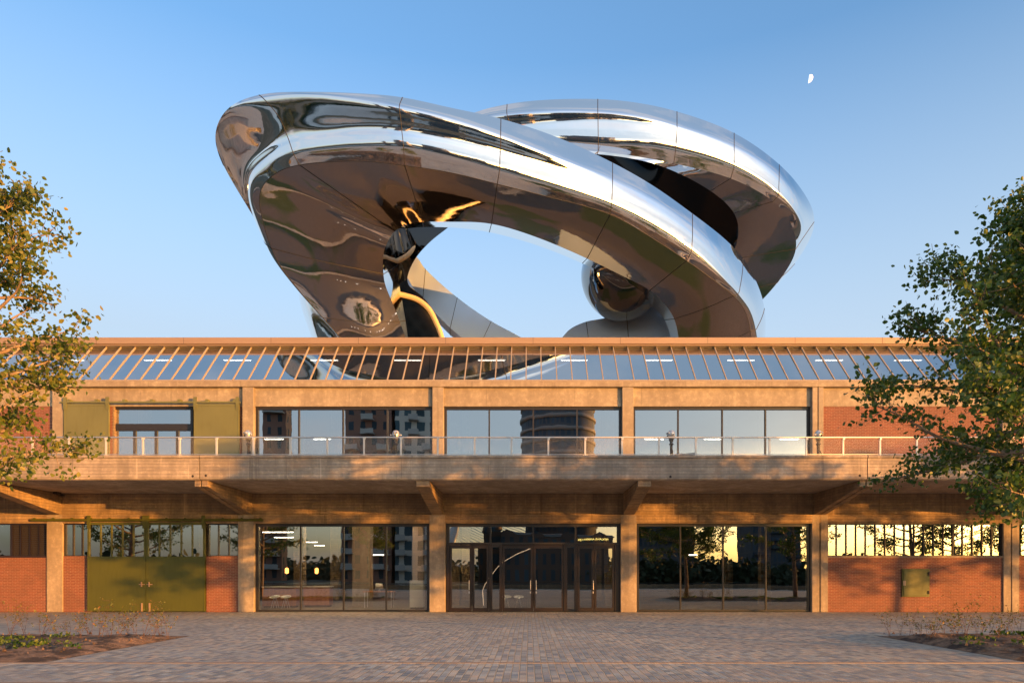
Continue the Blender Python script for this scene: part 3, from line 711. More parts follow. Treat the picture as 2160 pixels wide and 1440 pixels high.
def loft(name, stations, strips, m, along=10, across=8, seams=(), lines=(), parent=sc, passes=2):
    """stations: list of lists of (px,py,D); strips: index ranges across the section joined smoothly"""
    S = np.array([[list(PS(*p)) for p in st] for st in stations])   # ns x nr x 3
    ns, nr, _ = S.shape
    U_ = [i + k/along for i in range(ns-1) for k in range(along)] + [ns-1-1e-9]
    RL = np.array([[cr(S[:, r], u) for r in range(nr)] for u in U_])     # nu x nr x 3
    # relax along the length so the reflections run smoothly
    for _ in range(passes*along//2):
        RL[1:-1] = RL[1:-1]*.5 + (RL[:-2]+RL[2:])*.25
    s = MB(); seam_pts = {k: [] for k in seams}
    for st in strips:
        cols = [np.array([cr(RL[u][st], j/across) for j in range((len(st)-1)*across)] + [RL[u][st[-1]]]) for u in range(len(U_))]
        nc = len(cols[0]); pts = [tuple(p) for c_ in cols for p in c_]
        s.poly(pts, [(u*nc+c_, u*nc+c_+1, (u+1)*nc+c_+1, (u+1)*nc+c_) for u in range(len(U_)-1) for c_ in range(nc-1)])
        for k in seams:
            ui = min(int(k*along), len(U_)-1); seam_pts[k] += [tuple(p) for p in cols[ui]]
    for k, pts in seam_pts.items():
        if k >= 0 and pts: 
            pp = [pts[0]]+[p for a, p in zip(pts, pts[1:]) if (Vector(p)-Vector(a)).length > .02]
            s.tube(pp, .02, 5, 1, False)
    for r in lines:
        s.tube([tuple(p) for p in RL[:, r]], .016, 5, 1, False)
    o = s.build(name, [m, M['seam']], parent, True)
    o.matrix_parent_inverse = Matrix.Translation(-Vector(parent.location)) if parent else Matrix()
    return o
def tiltD(pts, D0):
    """pts: list of (px,py,tilt) going up from the ridge; returns D for each so that the surface between them has that upward tilt"""
    px, py = pts[0][:2]; k = (PY0-py)/F; D = D0; z = k*D; out = [(px, py, D)]
    for px, py, tl in pts[1:]:
        k = (PY0-py)/F; t = math.tan(R(tl)); dz_ = (k*D-z)/(1-k*t); z += dz_; D += dz_*t; out.append((px, py, D))
    return out
# order across: T, C, G, B1, B2, K, R, U, E, L, I
def sec(T, Cc, G, B1, B2, K, Rr, DR, E, Lp, DE=None, tl=(-38,-10,-4,-24,-22,15), inner=4.0, zdrop=.35):
    up = tiltD([(*Rr,0),(*K,tl[0]),(*B2,tl[1]),(*B1,tl[2]),(*G,tl[3]),(*Cc,tl[4]),(*T,tl[5])], DR)
    zR = (PY0-Rr[1])/F*DR
    if DE is None: DE = (zR-zdrop)/((PY0-E[1])/F)
    Umid = ((Rr[0]+E[0])/2, (Rr[1]+E[1])/2, None)
    kU = (PY0-Umid[1])/F; zU = (zR + (PY0-E[1])/F*DE)/2 - .12; DU = zU/kU
    kL = (PY0-Lp[1])/F; zE = (PY0-E[1])/F*DE; Lq = (*Lp, DE+min(3.6, max(.6, (zE-kL*DE)/(kL-math.tan(.78*math.atan(kL))))))
    zI = (PY0-T[1])/F*up[-1][2]; DI = DE+1.0; kI = zI*.93/DI
    DI = Lq[2]+.5; kI = zI*.93/DI; I = (Lp[0], PY0-kI*F, DI)
    a = up[::-1]      # T,C,G,B1,B2,K,R
    return a + [(Umid[0], Umid[1], DU), (*E, DE), Lq, I, a[0]]
A = []
man = lambda *p: A.append(list(p))
#        T            C             G             B1            B2            K             R             U             E             L             I
def leg(T, Cc, G, B1, B2, K, Rr, Um, E, Lp, I): man(T, Cc, G, B1, B2, K, Rr, Um, E, Lp, I, T)
leg((860,850,48),(850,850,47.6),(840,850,47.2),(826,850,46.8),(822,850,46.5),(824,850,46.3),(830,850,46.2),(870,850,46.8),(915,850,48),(950,850,50),(930,850,51))
leg((770,700,45),(758,702,44.4),(742,704,43.8),(725,705,43.2),(716,708,42.8),(716,712,42.5),(722,716,42.4),(780,716,42.8),(854,708,44),(884,709,46),(860,700,47.5))
leg((690,600,43.6),(676,604,43.2),(662,607,42.6),(645,611,42.0),(634,616,41.6),(634,620,41.3),(642,626,41.2),(720,640,41.5),(833,650,42.9),(862,640,45),(840,620,46.5))
def legD(D, tT, T, Cc, G, B1, B2, K, Rr, U_, E, Lp, I):
    """D = depth at the bulge; tT = how far the outer rim hangs in front of it; U_, E, Lp, I carry their own depths"""
    leg((*T, D+tT), (*Cc, D+tT*.97), (*G, D+tT*.55), (*B1, D), (*B2, D-.18), (*K, D-.28), (*Rr, D-.30), U_, E, Lp, I)
legD(40.6, .5,(610,520),(600,526),(592,532),(578,537),(574,541),(576,546),(586,554),(690,580,40.5),(812,600,42.0),(848,585,44.2),(830,540,45.5))
legD(39.2,-.15,(543,464),(545,472),(548,479),(547,486),(550,493),(555,499),(566,506),(685,537,39.5),(808,566,41.2),(834,545,43.2),(820,470,44.5))
legD(38.1,-.7,(512,418),(516,426),(524,438),(531,450),(536,457),(543,463),(555,468),(680,502,38.7),(808,545,40.6),(824,525,42.6),(810,420,43.5))
legD(37.2,-1.0,(468,345),(474,352),(492,374),(516,406),(523,415),(531,422),(547,427),(676,472,38.1),(811,526,40.0),(822,510,42.2),(800,360,42.6))
legD(36.4,-1.2,(453,285),(460,286),(488,310),(518,356),(525,369),(534,378),(553,393),(680,448,37.6),(818,510,39.7),(828,498,41.8),(790,320,41.6))
legD(35.6,-1.2,(478,230),(484,234),(518,268),(552,318),(560,331),(569,341),(587,362),(700,430,37.4),(824,498,39.6),(833,488,41.5),(790,270,41.4))
A.append(sec((544,200),(553,207),(588,246),(606,288),(612,306),(618,325),(630,348),34.6,(832,488),(842,482),DE=39.6,tl=(-38,-10,-2,-12,-5,25)))
A.append(sec((650,194),(655,200),(668,240),(682,275),(688,294),(694,313),(702,341),34.2,(846,478),(853,482),DE=39.2,tl=(-38,-10,-4,-24,-20,20)))
A.append(sec((755,197),(752,209),(756,245),(760,268),(762,287),(764,307),(772,340),33.9,(864,472),(868,481),tl=(-38,-10,-4,-26,-22,20)))
A.append(sec((848,205),(841,226),(844,250),(846,272),(848,290),(850,307),(852,349),33.8,(889,468),(890,479),tl=(-38,-11,-4,-26,-22,22)))
A.append(sec((952,228),(946,250),(948,270),(950,291),(951,308),(952,327),(950,364),34.0,(955,468),(955,480),tl=(-36,-11,-4,-25,-20,24)))
A.append(sec((1055,250),(1055,285),(1055,300),(1054,316),(1053,335),(1052,358),(1047,388),34.4,(1035,471),(1030,489),tl=(-36,-11,-4,-23,-16,24)))
A.append(sec((1175,289),(1174,332),(1174,340),(1173,352),(1172,370),(1171,393),(1166,418),35.1,(1137,502),(1130,516),tl=(-34,-11,-4,-18,-10,22)))
A.append(sec((1294,344),(1294,375),(1294,388),(1294,400),(1293,415),(1292,433),(1289,452),36.0,(1240,546),(1230,556),tl=(-32,-12,-4,2,8,22)))
A.append(sec((1380,393),(1380,418),(1380,430),(1380,443),(1379,460),(1377,477),(1372,500),37.0,(1315,583),(1303,592),tl=(-30,-12,-4,3,9,22)))
A.append(sec((1461,451),(1461,474),(1461,485),(1461,497),(1460,513),(1458,531),(1449,550),38.1,(1372,612),(1355,633),tl=(-28,-12,-4,4,10,22),DE=41.3))
A.append(sec((1527,502),(1527,528),(1527,542),(1527,556),(1527,573),(1525,592),(1512,596),39.3,(1405,645),(1384,653),tl=(-28,-12,-4,6,14,24),DE=42.3))
def rsec(T, K, Rr, DR, E, Lp, DE, dT=1.6):
    f = lambda a, b, t: a+(b-a)*t
    mid = lambda t: (f(K[0],T[0],t)+ (t*(1-t))*10, f(K[1],T[1],t), f(DR+.15, DR+dT, t**1.6))
    Um = ((Rr[0]+E[0])/2, (Rr[1]+E[1])/2+4, (DR+DE)/2-.35)
    T3 = (*T, DR+dT)
    A.append([T3, mid(.8), mid(.62), mid(.45), mid(.22), (*K, DR+.15), (*Rr, DR), Um, (*E, DE), (*Lp, DE+1.2), (Lp[0]+20, T[1]+10, DE+2.0), T3])
rsec((1573,552),(1562,622),(1552,628),40.3,(1424,676),(1404,678),43.2)
rsec((1599,602),(1583,655),(1573,658),41.3,(1433,725),(1414,710),44.0,1.9)
rsec((1613,650),(1594,695),(1583,698),42.2,(1436,760),(1416,750),44.8,2.2)
rsec((1615,709),(1598,745),(1585,745),43.0,(1434,810),(1412,800),45.6,2.4)
rsec((1602,830),(1588,850),(1575,852),43.6,(1430,870),(1408,870),46.4,2.4)
STR = [[0,1,2,3,4,5,6],[6,7,8],[8,9],[9,10],[10,11]]
loft('front_ribbon', A, STR, M['mirror'], along=8, across=6, seams=(1.6, 3.7, 9, 12, 14, 16, 18, 19.9, 22), lines=(6,))

Bq = []
def bsec(T, Cc, B1, K, Rr, DR, E, Fq, DF, tl=(-36,-11,-6,-20,22), DE=None):
    up = tiltD([(*Rr,0),(*K,tl[0]),(K[0]*.5+B1[0]*.5, K[1]*.5+B1[1]*.5, tl[1]),(*B1,tl[2]),(*Cc,tl[3]),(*T,tl[4])], DR)
    zR = (PY0-Rr[1])/F*DR
    if DE is None: DE = (zR-.2)/((PY0-E[1])/F)
    a = up[::-1]
    Bq.append(a + [(*E, DE), (*Fq, DF), (Fq[0], Fq[1]-60, DF+1.2), (T[0], T[1]+12, a[0][2]+4.5), a[0]])
bsec((868,330),(862,345),(862,362),(855,385),(848,402),42.6,(850,410),(872,440),46)
bsec((938,268),(936,284),(938,297),(935,330),(930,345),42.0,(930,352),(925,420),46)
bsec((1005,236),(1003,252),(1008,268),(1006,302),(1002,320),41.6,(1000,328),(985,400),46)
bsec((1069,220),(1069,242),(1075,262),(1078,296),(1075,314),41.3,(1072,322),(1050,410),46)
bsec((1145,211),(1145,236),(1150,256),(1158,294),(1156,313),41.1,(1150,321),(1120,415),46)
bsec((1264,209),(1264,237),(1264,249),(1264,300),(1264,320),41.1,(1258,325),(1220,430),46.5)
bsec((1345,217),(1345,246),(1345,256),(1344,303),(1342,330),41.2,(1330,334),(1290,450),47)
bsec((1424,234),(1424,262),(1424,272),(1421,311),(1417,344),41.5,(1398,351),(1350,480),47.5,tl=(-32,-12,-5,4,24))
bsec((1550,280),(1550,305),(1550,316),(1550,350),(1543,376),42.4,(1502,404),(1440,530),48.5,tl=(-32,-12,-4,6,24))
bsec((1646,348),(1646,366),(1646,378),(1645,412),(1634,426),43.5,(1550,450),(1500,560),49,tl=(-32,-12,-2,10,26),DE=44.6)
bsec((1696,407),(1692,424),(1690,436),(1685,462),(1668,470),44.7,(1558,492),(1512,590),49.5,tl=(-30,-5,5,20,40),DE=45.8)
def b2(T, Cc, B1, K, Rr, E, Fq, D):
    m_ = ((K[0]+B1[0])/2, (K[1]+B1[1])/2)
    T3 = (*T, D+1.3)
    Bq.append([T3, (*Cc, D+.75), (*B1, D+.45), (*m_, D+.3), (*K, D+.12), (*Rr, D), (*E, D+.9), (*Fq, D+3.6), (Fq[0], Fq[1]-60, D+4.8), (T[0]-40, T[1]+10, D+5.5), T3])
b2((1717,453),(1709,466),(1702,478),(1692,495),(1680,512),(1548,530),(1505,620),46.0)
b2((1713,495),(1703,507),(1694,518),(1683,530),(1672,548),(1530,575),(1490,650),47.3)
b2((1677,556),(1668,566),(1660,574),(1650,583),(1640,596),(1505,630),(1475,680),48.8)
b2((1624,617),(1616,624),(1609,630),(1602,636),(1595,645),(1475,675),(1455,705),50.3)
b2((1550,675),(1543,680),(1537,685),(1530,690),(1525,696),(1445,710),(1430,725),51.6)
b2((1470,725),(1465,728),(1460,731),(1455,734),(1450,738),(1410,745),(1400,755),52.5)
loft('rear_ribbon', Bq, [[0,1,2,3,4,5],[5,6]], M['mirror'], along=8, across=6, seams=(3,5,7,8,9,11.4,13), lines=())
loft('rear_ribbon_inside', Bq, [[6,7],[7,8],[8,9],[9,10]], M['dark_mirror'], along=8, across=6)  # inner faces of the same ribbon, dark reflections painted in

# lower ring parapets
def wallband(name, top, bot, D, m, seams=(), thick=.5):
    n = len(top)
    st = [[(*top[i], D[i]+thick+.12), (*top[i], D[i]+.12), ((top[i][0]+bot[i][0])/2, (top[i][1]+bot[i][1])/2, D[i]+.06), (*bot[i], D[i]+.0), (bot[i][0], bot[i][1]+14, D[i]+.6), (bot[i][0]+6, bot[i][1]+16, D[i]+2.2), (*top[i], D[i]+thick)] for i in range(n)]
    return loft(name, st, [[0,1],[1,2,3],[3,4,5],[5,6]], m, along=8, across=4, seams=seams, passes=1)
wallband('lower_parapet', [(845,520),(865,530),(884,548),(895,565),(965,628),(1037,678),(1095,709),(1150,745),(1200,800)], [(850,575),(862,590),(872,608),(890,628),(950,692),(1010,735),(1060,760),(1110,790),(1160,850)],
         [48.0,48.05,48.1,48.15,48.4,48.65,48.85,49.05,49.25], M['palesteel'], seams=(3,4,5))
wallband('lower_parapet', [(1150,760),(1188,709),(1205,692),(1237,678),(1264,673),(1322,661),(1375,647),(1440,630)], [(1160,830),(1200,800),(1220,790),(1250,780),(1280,775),(1330,765),(1380,755),(1440,740)],
         [47.3,47.15,47.1,46.95,46.85,46.65,46.4,46.1], M['palesteel'], seams=(3.0,5))
# inner stair shell seen through the loop
sh = [[(800,420,43.5),(850,425,45.4),(905,430,45.2),(975,455,43.6)],
      [(795,450,43.5),(835,455,45.6),(885,460,45.4),(945,480,43.5)],
      [(790,500,43.5),(822,500,45.8),(862,500,45.6),(905,512,43.5)],
      [(790,545,43.6),(818,545,46.),(846,540,45.8),(872,552,43.6)],
      [(795,600,43.8),(820,600,46.2),(842,592,46),(859,597,43.8)],
      [(800,630,44),(830,620,46.4),(862,608,46.2),(890,624,44)],
      [(805,670,44.2),(845,650,46.6),(885,635,46.4),(917,660,44.2)],
      [(815,712,44.4),(860,690,46.8),(905,675,46.6),(935,712,44.4)],
      [(830,770,44.6),(880,760,47),(920,750,46.8),(950,790,44.6)],
      [(840,850,44.6),(890,850,47),(930,850,46.8),(960,850,44.6)]]
sh = [r + [r[0]] for r in sh]
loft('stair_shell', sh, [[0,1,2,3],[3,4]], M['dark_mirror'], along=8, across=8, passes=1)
def tube_part(name, pts, r, m, parent=sc):
    a = [np.array(PS(*p)) for p in pts]; pp = [tuple(cr(a, i/8)) for i in range((len(a)-1)*8)]+[tuple(a[-1])]
    o = MB().tube(pp, r, 12).build(name, m, parent, True); o.matrix_parent_inverse = Matrix.Translation(-Vector(parent.location)); return o
tube_part('handrail', [(935,420,44.0),(904,481,43.8),(881,514,43.7),(862,537,43.6),(840,550,43.6),(815,558,43.8)], .15, M['wood_rail'])
tube_part('handrail', [(835,619,44),(854,623,43.8),(881,632,43.7),(904,651,43.6),(919,678,43.6),(932,712,43.6),(945,800,43.6)], .15, M['wood_rail'])
tube_part('handrail', [(885,640,45),(898,662,44.9),(908,690,44.8),(918,720,44.8),(930,800,44.8)], .08, M['wood_rail'])
# rounded underside of the rear loop
def blob(cx, cy, rx, ry, D, dep, name):
    s = MB(); D = D*KD; c = P(cx, cy, D); a = rx/F*D; b_ = ry/F*D; nu, nv = 40, 24; v_ = []
    for i in range(nv+1):
        t = math.pi*i/nv
        for k in range(nu):
            p_ = 2*math.pi*k/nu
            v_.append((c.x + a*math.sin(t)*math.cos(p_)*(1+.08*math.cos(t)), c.y + dep*math.sin(t)*math.sin(p_), c.z + b_*math.cos(t)))
    s.poly(v_, [(i*nu+k, i*nu+(k+1) % nu, (i+1)*nu+(k+1) % nu, (i+1)*nu+k) for i in range(nv) for k in range(nu)])
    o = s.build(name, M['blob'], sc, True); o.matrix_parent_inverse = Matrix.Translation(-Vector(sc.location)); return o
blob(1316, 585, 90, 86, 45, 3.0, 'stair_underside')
lw = [[(600,540,50),(603,560,48.5),(625,560,47.4),(670,560,47.2),(720,560,47.8),(740,560,50)],
      [(625,590,50),(629,606,48.6),(642,610,47.6),(680,612,47.3),(730,612,48),(760,600,50)],
      [(632,636,50),(638,642,48.7),(652,650,47.7),(695,655,47.4),(745,650,48.2),(775,640,50)],
      [(648,685,50),(654,690,48.8),(668,695,47.9),(710,700,47.6),(760,700,48.4),(790,690,50)],
      [(664,730,50),(670,735,49),(684,740,48.2),(725,745,47.9),(775,745,48.6),(805,740,50)],
      [(700,830,50),(706,835,49.4),(720,838,48.6),(760,840,48.2),(800,840,48.9),(830,840,50)]]
lw = [r + [r[0]] for r in lw]
loft('lower_loop', lw, [[0,1,2,3,4,5],[5,6]], M['mirror'], along=6, across=6, passes=1)

# ---------------------------------------------------------------- vegetation
def leaves_mesh(name, pts, size, m, rng, parent, droop=.3):
    pts = np.asarray(pts); n = len(pts)
    d = rng.normal(size=(n,3)); d[:,2] -= droop; d /= np.linalg.norm(d, axis=1)[:,None]
    e_ = rng.normal(size=(n,3)); e_[:,2] *= .5; w_ = np.cross(d, e_); w_ /= np.linalg.norm(w_, axis=1)[:,None]
    nn = np.cross(d, w_)
    ln_ = size*rng.uniform(.6, 1.25, n)[:,None]; wd = ln_*.36
    v = np.empty((n,6,3)); v[:,0] = pts; v[:,1] = pts+d*ln_*.35+w_*wd+nn*ln_*.05; v[:,2] = pts+d*ln_*.75+w_*wd*.7; v[:,3] = pts+d*ln_-nn*ln_*.1; v[:,4] = pts+d*ln_*.75-w_*wd*.7; v[:,5] = pts+d*ln_*.35-w_*wd+nn*ln_*.05
    me = bpy.data.meshes.new(name); me.vertices.add(n*6); me.vertices.foreach_set('co', v.ravel())
    quads = np.array([[0,1,2,3],[0,3,4,5]]); idx = (np.arange(n)[:,None,None]*6+quads[None]).ravel()
    me.loops.add(n*8); me.loops.foreach_set('vertex_index', idx)
    me.polygons.add(n*2); me.polygons.foreach_set('loop_start', np.arange(n*2)*4); me.polygons.foreach_set('loop_total', np.full(n*2, 4))
    me.update(calc_edges=True); me.materials.append(m)
    o = bpy.data.objects.new(name, me); C.objects.link(o); o.parent = parent; return o
def tree(name, loc, height, base, radf, nl, seed, m, label, size=.1, dens=1.0, group=None, rise=.45, trunk_r=.13, lean=(0,0), holes=()):
    rng = np.random.default_rng(seed); root = empty(name, loc); tag(root, label, 'tree', group)
    wood_ = MB(); tp = []
    for i in range(12):
        t = i/11; tp.append((lean[0]*t+.12*math.sin(3*t+seed), lean[1]*t+.1*math.cos(4*t+seed)-.1, height*.97*t))
    wood_.tube(tp, [trunk_r*(1-.86*i/11)+.008 for i in range(12)], 9)
    tpA = np.array(tp); pts = []; br = MB()
    for i in range(nl):
        f = (i+.5)/nl; z = base + (height*.97-base)*f**.95
        tt = z/(height*.97)*11; k = min(int(tt), 10); p0 = tpA[k]+(tpA[k+1]-tpA[k])*(tt-k)
        az = i*2.399+rng.uniform(-.4,.4); L_ = radf(z)*rng.uniform(.78,1.12)
        di = np.array([math.cos(az), math.sin(az), rise*rng.uniform(.5,1.3)]); p = p0.copy(); line = [p.copy()]; ns_ = 9
        di /= np.linalg.norm(di)
        for q in range(ns_):
            di = di + rng.normal(size=3)*.11 + np.array([0,0,.03]); di /= np.linalg.norm(di)
            p = p + di*L_/ns_; line.append(p.copy())
        r0 = .018+.014*L_
        br.tube([tuple(x) for x in line], [r0*(1-.85*q/ns_) for q in range(ns_+1)], 5, cap=False)
        nsub = int(9+L_*4)
        for q in range(nsub):
            t = rng.uniform(.18, 1.0)**.8*ns_; kk = min(int(t), ns_-1); b0 = line[kk]+(line[kk+1]-line[kk])*(t-kk)
            d2 = (line[kk+1]-line[kk]); d2 = d2/np.linalg.norm(d2) + rng.normal(size=3)*.75; d2[2] += .1; d2 /= np.linalg.norm(d2)
            l2 = rng.uniform(.3,.75)*(.5+.17*L_); e2 = b0+d2*l2; mid_ = b0+d2*l2*.5+rng.normal(size=3)*.04
            if any((e2[0]-h[0])**2+(e2[2]-h[1])**2 < h[2]**2 for h in holes): continue
            br.tube([tuple(b0), tuple(mid_), tuple(e2)], [.009,.006,.003], 4, cap=False)
            for w2 in range(3):
                ce = b0+(e2-b0)*rng.uniform(.35,1.05)+rng.normal(size=3)*.07
                n3 = int(rng.integers(8,15)*dens); pts.append(ce+rng.normal(size=(n3,3))*np.array([.13,.13,.05]))
    br.v += []; o_ = len(wood_.v); wood_.v += br.v; wood_.f += [tuple(i+o_ for i in f) for f in br.f]; wood_.mi += br.mi
    wood_.build('trunk', M['bark'], root, True)
    leaves_mesh('crown', np.concatenate(pts), size, m, rng, root)
    return root
def lin(zz, rr): return lambda z: float(np.interp(z, zz, rr))
GT = 'young trees in the planting beds'
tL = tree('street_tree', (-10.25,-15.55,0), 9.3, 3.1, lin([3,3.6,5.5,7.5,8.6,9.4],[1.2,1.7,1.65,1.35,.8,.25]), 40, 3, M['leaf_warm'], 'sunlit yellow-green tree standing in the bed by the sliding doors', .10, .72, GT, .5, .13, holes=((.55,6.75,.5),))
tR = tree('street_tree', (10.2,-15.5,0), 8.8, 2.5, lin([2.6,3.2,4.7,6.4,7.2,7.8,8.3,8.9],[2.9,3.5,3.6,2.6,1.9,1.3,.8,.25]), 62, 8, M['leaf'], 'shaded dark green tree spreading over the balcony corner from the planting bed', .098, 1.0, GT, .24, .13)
t3 = tree('street_tree', (17.6,-16,0), 8.6, 2.4, lin([2.4,3.5,5,6.8,8.6],[2.0,3.0,2.9,1.9,.4]), 30, 21, M['leaf'], 'dark tree reflected in the glass beside the brick bay, nearest the doors', .12, .6, GT, .4, .15)
for i, (x_, y_, rz, s_) in enumerate(((25.2,-16.3,1.3,1.0),(32.0,-15.8,2.9,.92),(39,-16.4,4.1,1.0),(46,-16,5.2,.95),(33,-24,.7,1.0),(-17.6,-16,2.2,.95),(-25.5,-15.6,3.6,1.05))):
    c_ = copy_tree(t3); c_.location = (x_, y_, 0); c_.rotation_euler.z = rz; c_.scale = (s_,)*3
    tag(c_, 'dark tree seen only as a reflection in the ground floor glass', 'tree', 'trees seen in the reflections')
tag(t3, 'dark tree seen only as a reflection in the ground floor glass', 'tree', 'trees seen in the reflections')

# planting beds
def bed(x0, x1, y0, y1, side, seed, name, label):
    rng = random.Random(seed); nx, ny = 60, 40; v_ = []
    from mathutils import noise as mn
    for j in range(ny+1):
        for i in range(nx+1):
            u, t = i/nx, j/ny; xx = x0+(x1-x0)*u; yy = y0+(y1-y0)*t
            ed = min((abs(xx-side)/.35), (1-t)*6, t*3.5, 1.0)
            n1 = mn.noise(Vector((xx*.9+seed, yy*.9, 0)))*.10 + mn.noise(Vector((xx*4, yy*4, seed)))*.09 + mn.noise(Vector((xx*11, yy*11, 3)))*.02
            v_.append((xx, yy, .006 + max(0, ed)*(.10+n1) if ed > 0 else .004))
    o = MB().poly(v_, [(j*(nx+1)+i, j*(nx+1)+i+1, (j+1)*(nx+1)+i+1, (j+1)*(nx+1)+i) for j in range(ny) for i in range(nx)]).build(name, M['soil'], None, True)
    return tag(o, label, kind='structure')
bed(-30, -8.6, -16.45, -11.2, -8.6, 5, 'soil_bed', 'bare soil bed')
bed(8.85, 30, -16.45, -11.2, 8.85, 9, 'soil_bed', 'dark soil bed')
# steel edging strips / rails across the plaza
for yy, lb_ in ((-16.5,'rusty steel groove rail crossing the paving just before the planting beds'),(-18.62,'rusty steel groove rail at the very front of the paving')):
    e_ = empty('groove_rail', (0, yy-.1 if yy < -18 else yy, 0)); tag(e_, lb_, 'rail', 'old quay rails set in the paving')
    MB().box(-60, 60, .02, .055, -.01, .006).build('rail_head', mat('rusty_steel'+str(yy), (.26,.19,.14), .5, .3), e_)
    MB().box(-60, 60, -.012, .02, -.01, .004).build('groove', M['soot'], e_)
    MB().box(-60, 60, -.05, -.012, -.01, .008).build('guard_lip', mat('rusty_lip'+str(yy), (.30,.23,.17), .6, .3), e_)
# saplings
def sapling(seed, h):
    rng = np.random.default_rng(seed); root = empty('sapling'); s = MB(); pts = []
    for k in range(rng.integers(2,5)):
        p = np.array([rng.uniform(-.05,.05), rng.uniform(-.05,.05), 0]); d = np.array([rng.normal()*.22, rng.normal()*.22, 1.0]); line = [p.copy()]
        for q in range(6):
            d += rng.normal(size=3)*.13; d[2] = max(d[2], .5); p = p + d/np.linalg.norm(d)*h*rng.uniform(.75,1.1)/6; line.append(p.copy())
            if q > 1:
                for _ in range(2):
                    dd = rng.normal(size=3); dd[2] = abs(dd[2])*.5; e2 = p+dd/np.linalg.norm(dd)*rng.uniform(.06,.2)
                    s.tube([tuple(p), tuple(e2)], [.003,.0015], 3, cap=False)
                    pts.append(e2+rng.normal(size=(int(rng.integers(2,5)),3))*.03)
        s.tube([tuple(x) for x in line], [.006-.0007*i for i in range(7)], 4, cap=False)
    s.build('stem', M['twig'], root); leaves_mesh('foliage', np.concatenate(pts), .048, M['leaf_dry'], rng, root); return root
protos = [sapling(s_, h_) for s_, h_ in ((1,.95),(2,.7),(5,1.2),(9,.6))]
used = [False]*4; rnd = random.Random(12)
def put_sap(x_, y_, s_, label, group):
    k = rnd.randrange(4)
    if not used[k]: o = protos[k]; used[k] = True
    else: o = copy_tree(protos[k])
    o.location = (x_, y_, .08); o.rotation_euler.z = rnd.uniform(0, 6); o.scale = (s_,)*3; tag(o, label, 'sapling', group)
lp = [20,52,88,120,146,168,190,212,232,250,268,288,305,322,338,352]
for i, px in enumerate(lp):
    y_ = -11.6-rnd.uniform(0,1.5); put_sap(X(px, y_), y_, rnd.uniform(.45,.95), 'thin reddish sapling in the bed before the green doors, %s from the bed tip' % ORD[len(lp)-1-i], 'saplings in the bed by the green doors')
rp_ = [1878,1898,1922,1940,1958,1975,1990,2008,2026,2040,2058,2072,2088,2104,2122,2138,2152]
for i, px in enumerate(rp_):
    y_ = -11.6-rnd.uniform(0,1.5); put_sap(X(px, y_), y_, rnd.uniform(.5,1.0), 'thin greenish sapling in the bed before the brick bay, %s from the bed tip' % ORD[i], 'saplings in the bed by the brick bay')
# low weeds and clods on the beds
rng = np.random.default_rng(7); wp = []
for side in (-1, 1):
    for c_ in range(26):
        cx = side*rng.uniform(9.1, 17); cy = rng.uniform(-14.9,-11.6)
        wp.append(np.array([cx,cy,.12])+rng.normal(size=(int(rng.integers(15,90)),3))*np.array([.14,.16,.03]))
wd = leaves_mesh('ground_cover_weeds', np.concatenate(wp), .075, M['leaf'], rng, None, -.9); tag(wd, kind='stuff')
st = MB()
for k in range(420):
    side = -1 if k % 2 else 1; cx = side*rng.uniform(8.8,18); cy = rng.uniform(-16.2,-11.3); r = rng.uniform(.012,.05)
    v8 = [(cx+r*math.cos(a)*rng.uniform(.7,1.2), cy+r*math.sin(a)*rng.uniform(.7,1.2), .09) for a in (0,1.2,2.5,3.8,5)]
    st.poly(v8+[(cx,cy,.11+r*rng.uniform(.6,1.1))], [(i,(i+1) % 5,5) for i in range(5)])
tag(st.build('soil_clods', M['soil']), kind='stuff')

# ---------------------------------------------------------------- surroundings (seen in the glass and the steel)
def facade_mat(name, wall, glass_c, bw, bh, mortar):
    m = mat(name, wall, .7); t = N(m, 'ShaderNodeTexCoord'); s = N(m, 'ShaderNodeSeparateXYZ'); lk(m, t.outputs['Object'], s.inputs[0])
    cb = N(m, 'ShaderNodeCombineXYZ'); lk(m, math_(m, 'ADD', s.outputs['X'], s.outputs['Y']), cb.inputs[0]); lk(m, s.outputs['Z'], cb.inputs[1])
    b = N(m, 'ShaderNodeTexBrick', offset=0.0); b.inputs['Scale'].default_value = 1; b.inputs['Brick Width'].default_value = bw; b.inputs['Row Height'].default_value = bh
    b.inputs['Mortar Size'].default_value = mortar; b.inputs['Color1'].default_value = (*glass_c,1); b.inputs['Color2'].default_value = (*[x*2.2 for x in glass_c],1); b.inputs['Mortar'].default_value = (*wall,1)
    lk(m, cb.outputs[0], b.inputs['Vector']); lk(m, b.outputs['Color'], bsdf(m).inputs['Base Color'])
    return m
def balcony_tower(name, x0, x1, y, dep, h, wallm, slabm, label, nb=3):
    e_ = empty(name, ((x0+x1)/2, y, 0)); w_ = (x1-x0)/2; tag(e_, label, 'building')
    MB().box(-w_, w_, -dep, 0, 0, h).build('wall', wallm, e_)
    MB().box(-w_-.3, w_+.3, -dep-.3, .3, h, h+.9).build('roof', slabm, e_)
    bw_ = 2*w_/nb
    for k in range(int(h/3.1)):
        for j in range(nb):
            if (j+k//3) % 2: continue
            MB().box(-w_+bw_*j+.3, -w_+bw_*(j+1)-.3, 0, 1.6, 3.1*k+2.6, 3.1*k+2.85).box(-w_+bw_*j+.3, -w_+bw_*(j+1)-.3, 1.5, 1.6, 3.1*k+2.85, 3.1*k+3.8).build('balcony', slabm, e_)
    return e_
fb = facade_mat('brown_brick_facade', (.34,.16,.10), (.02,.035,.045), 2.4, 3.1, .75)
fc = facade_mat('pale_facade', (.72,.64,.52), (.04,.07,.08), 2.6, 3.1, .6)
fg = facade_mat('glass_facade', (.10,.10,.10), (.03,.05,.07), 1.6, 3.4, .35)
